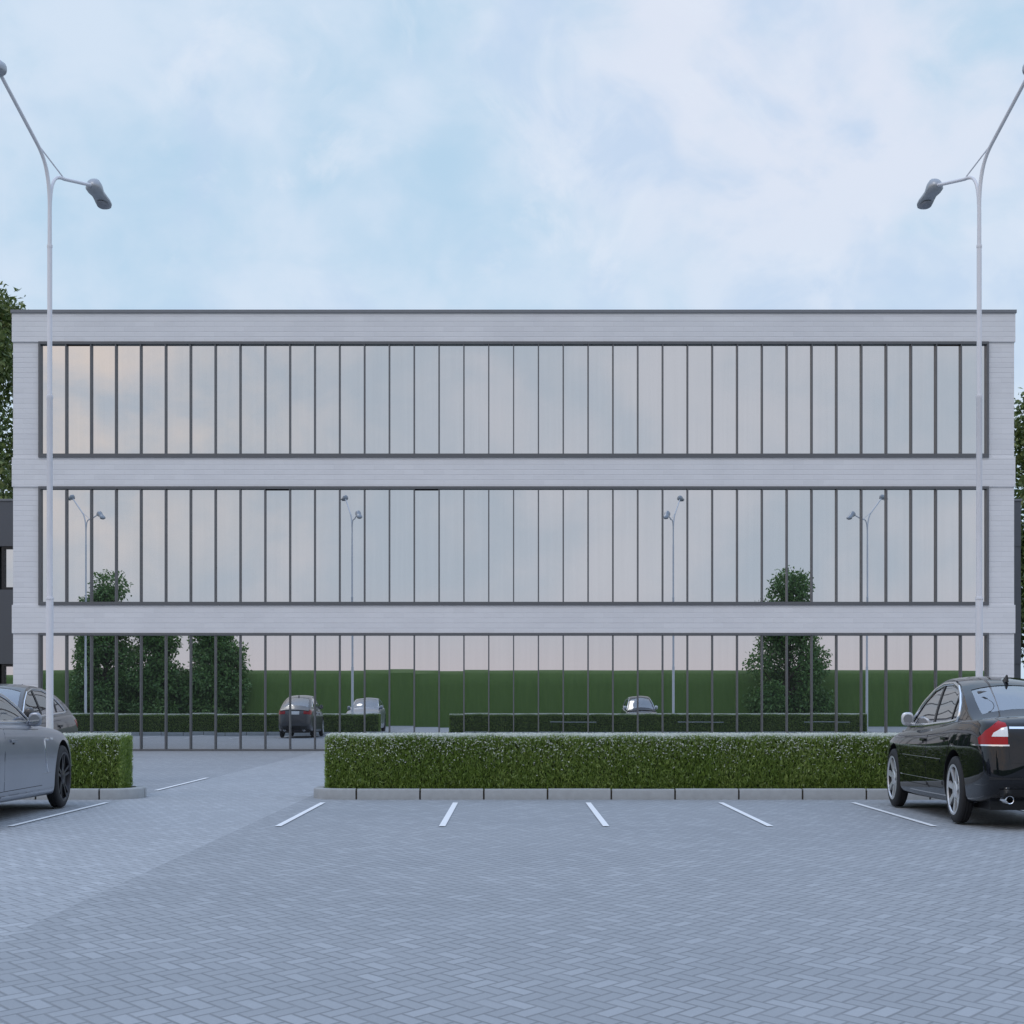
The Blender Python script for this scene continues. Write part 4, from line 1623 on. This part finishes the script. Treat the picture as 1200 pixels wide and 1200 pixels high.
hatch = dict(
    label='dark grey hatchback parked nose towards the left hedge near the glazing', S=0.66, paint=M['paint_grey'],
    W=[(-2.35, .70), (-2.28, .80), (-2.1, .87), (-1.6, .91), (-.6, .925), (.6, .925), (1.4, .915), (1.8, .87), (2.05, .77), (2.2, .62), (2.27, .48)],
    ZB=[(-2.35, .40), (-2.2, .30), (-1.6, .20), (1.5, .18), (2.0, .18), (2.27, .26)],
    ZT=[(-2.35, .93), (-2.2, 1.0), (-1.6, 1.02), (-.8, 1.0), (0, .97), (.9, .94), (1.4, .90), (1.9, .80), (2.15, .68), (2.27, .58)],
    ZR=[(-2.28, .97), (-2.1, 1.05), (-1.6, 1.25), (-1.1, 1.385), (-.6, 1.45), (0, 1.475), (.3, 1.445), (.6, 1.35), (1.1, 1.07), (1.35, .92)],
    belt_w=.90, mid=-.3, wr=.33, rim=.235, spokes=5, twin=True, rim_mat=M['alloy'], track=.81, axles=(-1.35, 1.37),
    windows=[[(.88, 1.0), (.6, 1.19), (.3, 1.325), (.05, 1.37), (-.05, 1.015)], [(-.12, 1.02), (-.03, 1.375), (-.5, 1.365), (-.9, 1.29), (-.93, 1.05)], [(-.99, 1.055), (-.97, 1.265), (-1.2, 1.175), (-1.42, 1.07)]],
    pillars=[[(-.055, 1.01), (.045, 1.375), (-.025, 1.38), (-.115, 1.015)], [(-.935, 1.045), (-.905, 1.29), (-.965, 1.27), (-.985, 1.05)]],
    trim_line=[(.96, .985), (.6, 1.215), (.3, 1.345), (0, 1.395), (-.5, 1.388), (-.95, 1.30), (-1.2, 1.20), (-1.50, 1.05), (-1.0, 1.035), (0, 1.0)],
    windscreen=(.42, 1.12, .86, .90), rear_window=(-1.95, -1.1, .84, .84),
    doors=[([(.98, .33), (1.02, .60), (.94, .86), (-.05, .895), (-.07, .33)], (.08, .81)), ([(-.10, .33), (-.08, .895), (-1.02, .93), (-1.1, .78), (-.92, .46), (-.87, .33)], (-.88, .84))],
    handle_mat=M['trim'], mirror=(.80, 1.01), mirror_mat=M['paint_grey'], mouldings=[(-.80, .80, .42, .45)], mould_mat=M['trim'],
    tail=[('red', [(.86, .80), (.48, .82), (.48, .93), (.78, .955), (.86, .92)])],
    head=[(.45, .52), (.70, .54), (.72, .68), (.50, .64)], exhaust=(.50, .27), antenna=-.9, inside=(-2.0, 1.12), seats=(-.2, -1.1),
    rear_bits=[('number_plate', [(-.26, .80), (.26, .80), (.26, .91), (-.26, .91)], M['plate'], .010, -1), ('bumper_valance', [(-.62, .30), (.62, .30), (.66, .40), (-.66, .40)], M['trim'], .006, -1),
               ('grille', [(-.40, .40), (.40, .40), (.44, .58), (-.44, .58)], M['trim'], .008, 1)],
)
c1 = Car(sedan).build()
c1.location = (5.01, 19.0, 0.009)
c2 = Car(coupe).build()
c2.location = (-5.775, 18.75, 0.009)
c3 = Car(hatch).build()
c3.location = (-7.45, 25.95, 0.009)
c3.rotation_euler = (0, 0, math.pi)

# ------------------------------------------------------------------ low rails behind the long hedge (mirrored in the glass)
for i, (X, lab) in enumerate(((2.25, 'low grey rail mirrored in the glass, left of three'), (6.95, 'low grey rail mirrored in the glass, middle of three'), (11.6, 'low grey rail mirrored in the glass, right of three'))):
    r = empty('parking_rail', (X, 23.6, 0.0))
    tag(r, lab, 'rail', 'rails behind the long hedge')
    bm = bmesh.new()
    add_tube(bm, [(-.85, 0, .50), (.85, 0, .50)], .012, 10)
    finish('bar', bm, M['lamp_head'], r, smooth=40)
    for s in (-1, 1):
        bm = bmesh.new()
        add_tube(bm, [(s * .8, 0, 0), (s * .8, 0, .49)], .010, 10)
        finish('post', bm, M['hedge_core'], r, smooth=40)
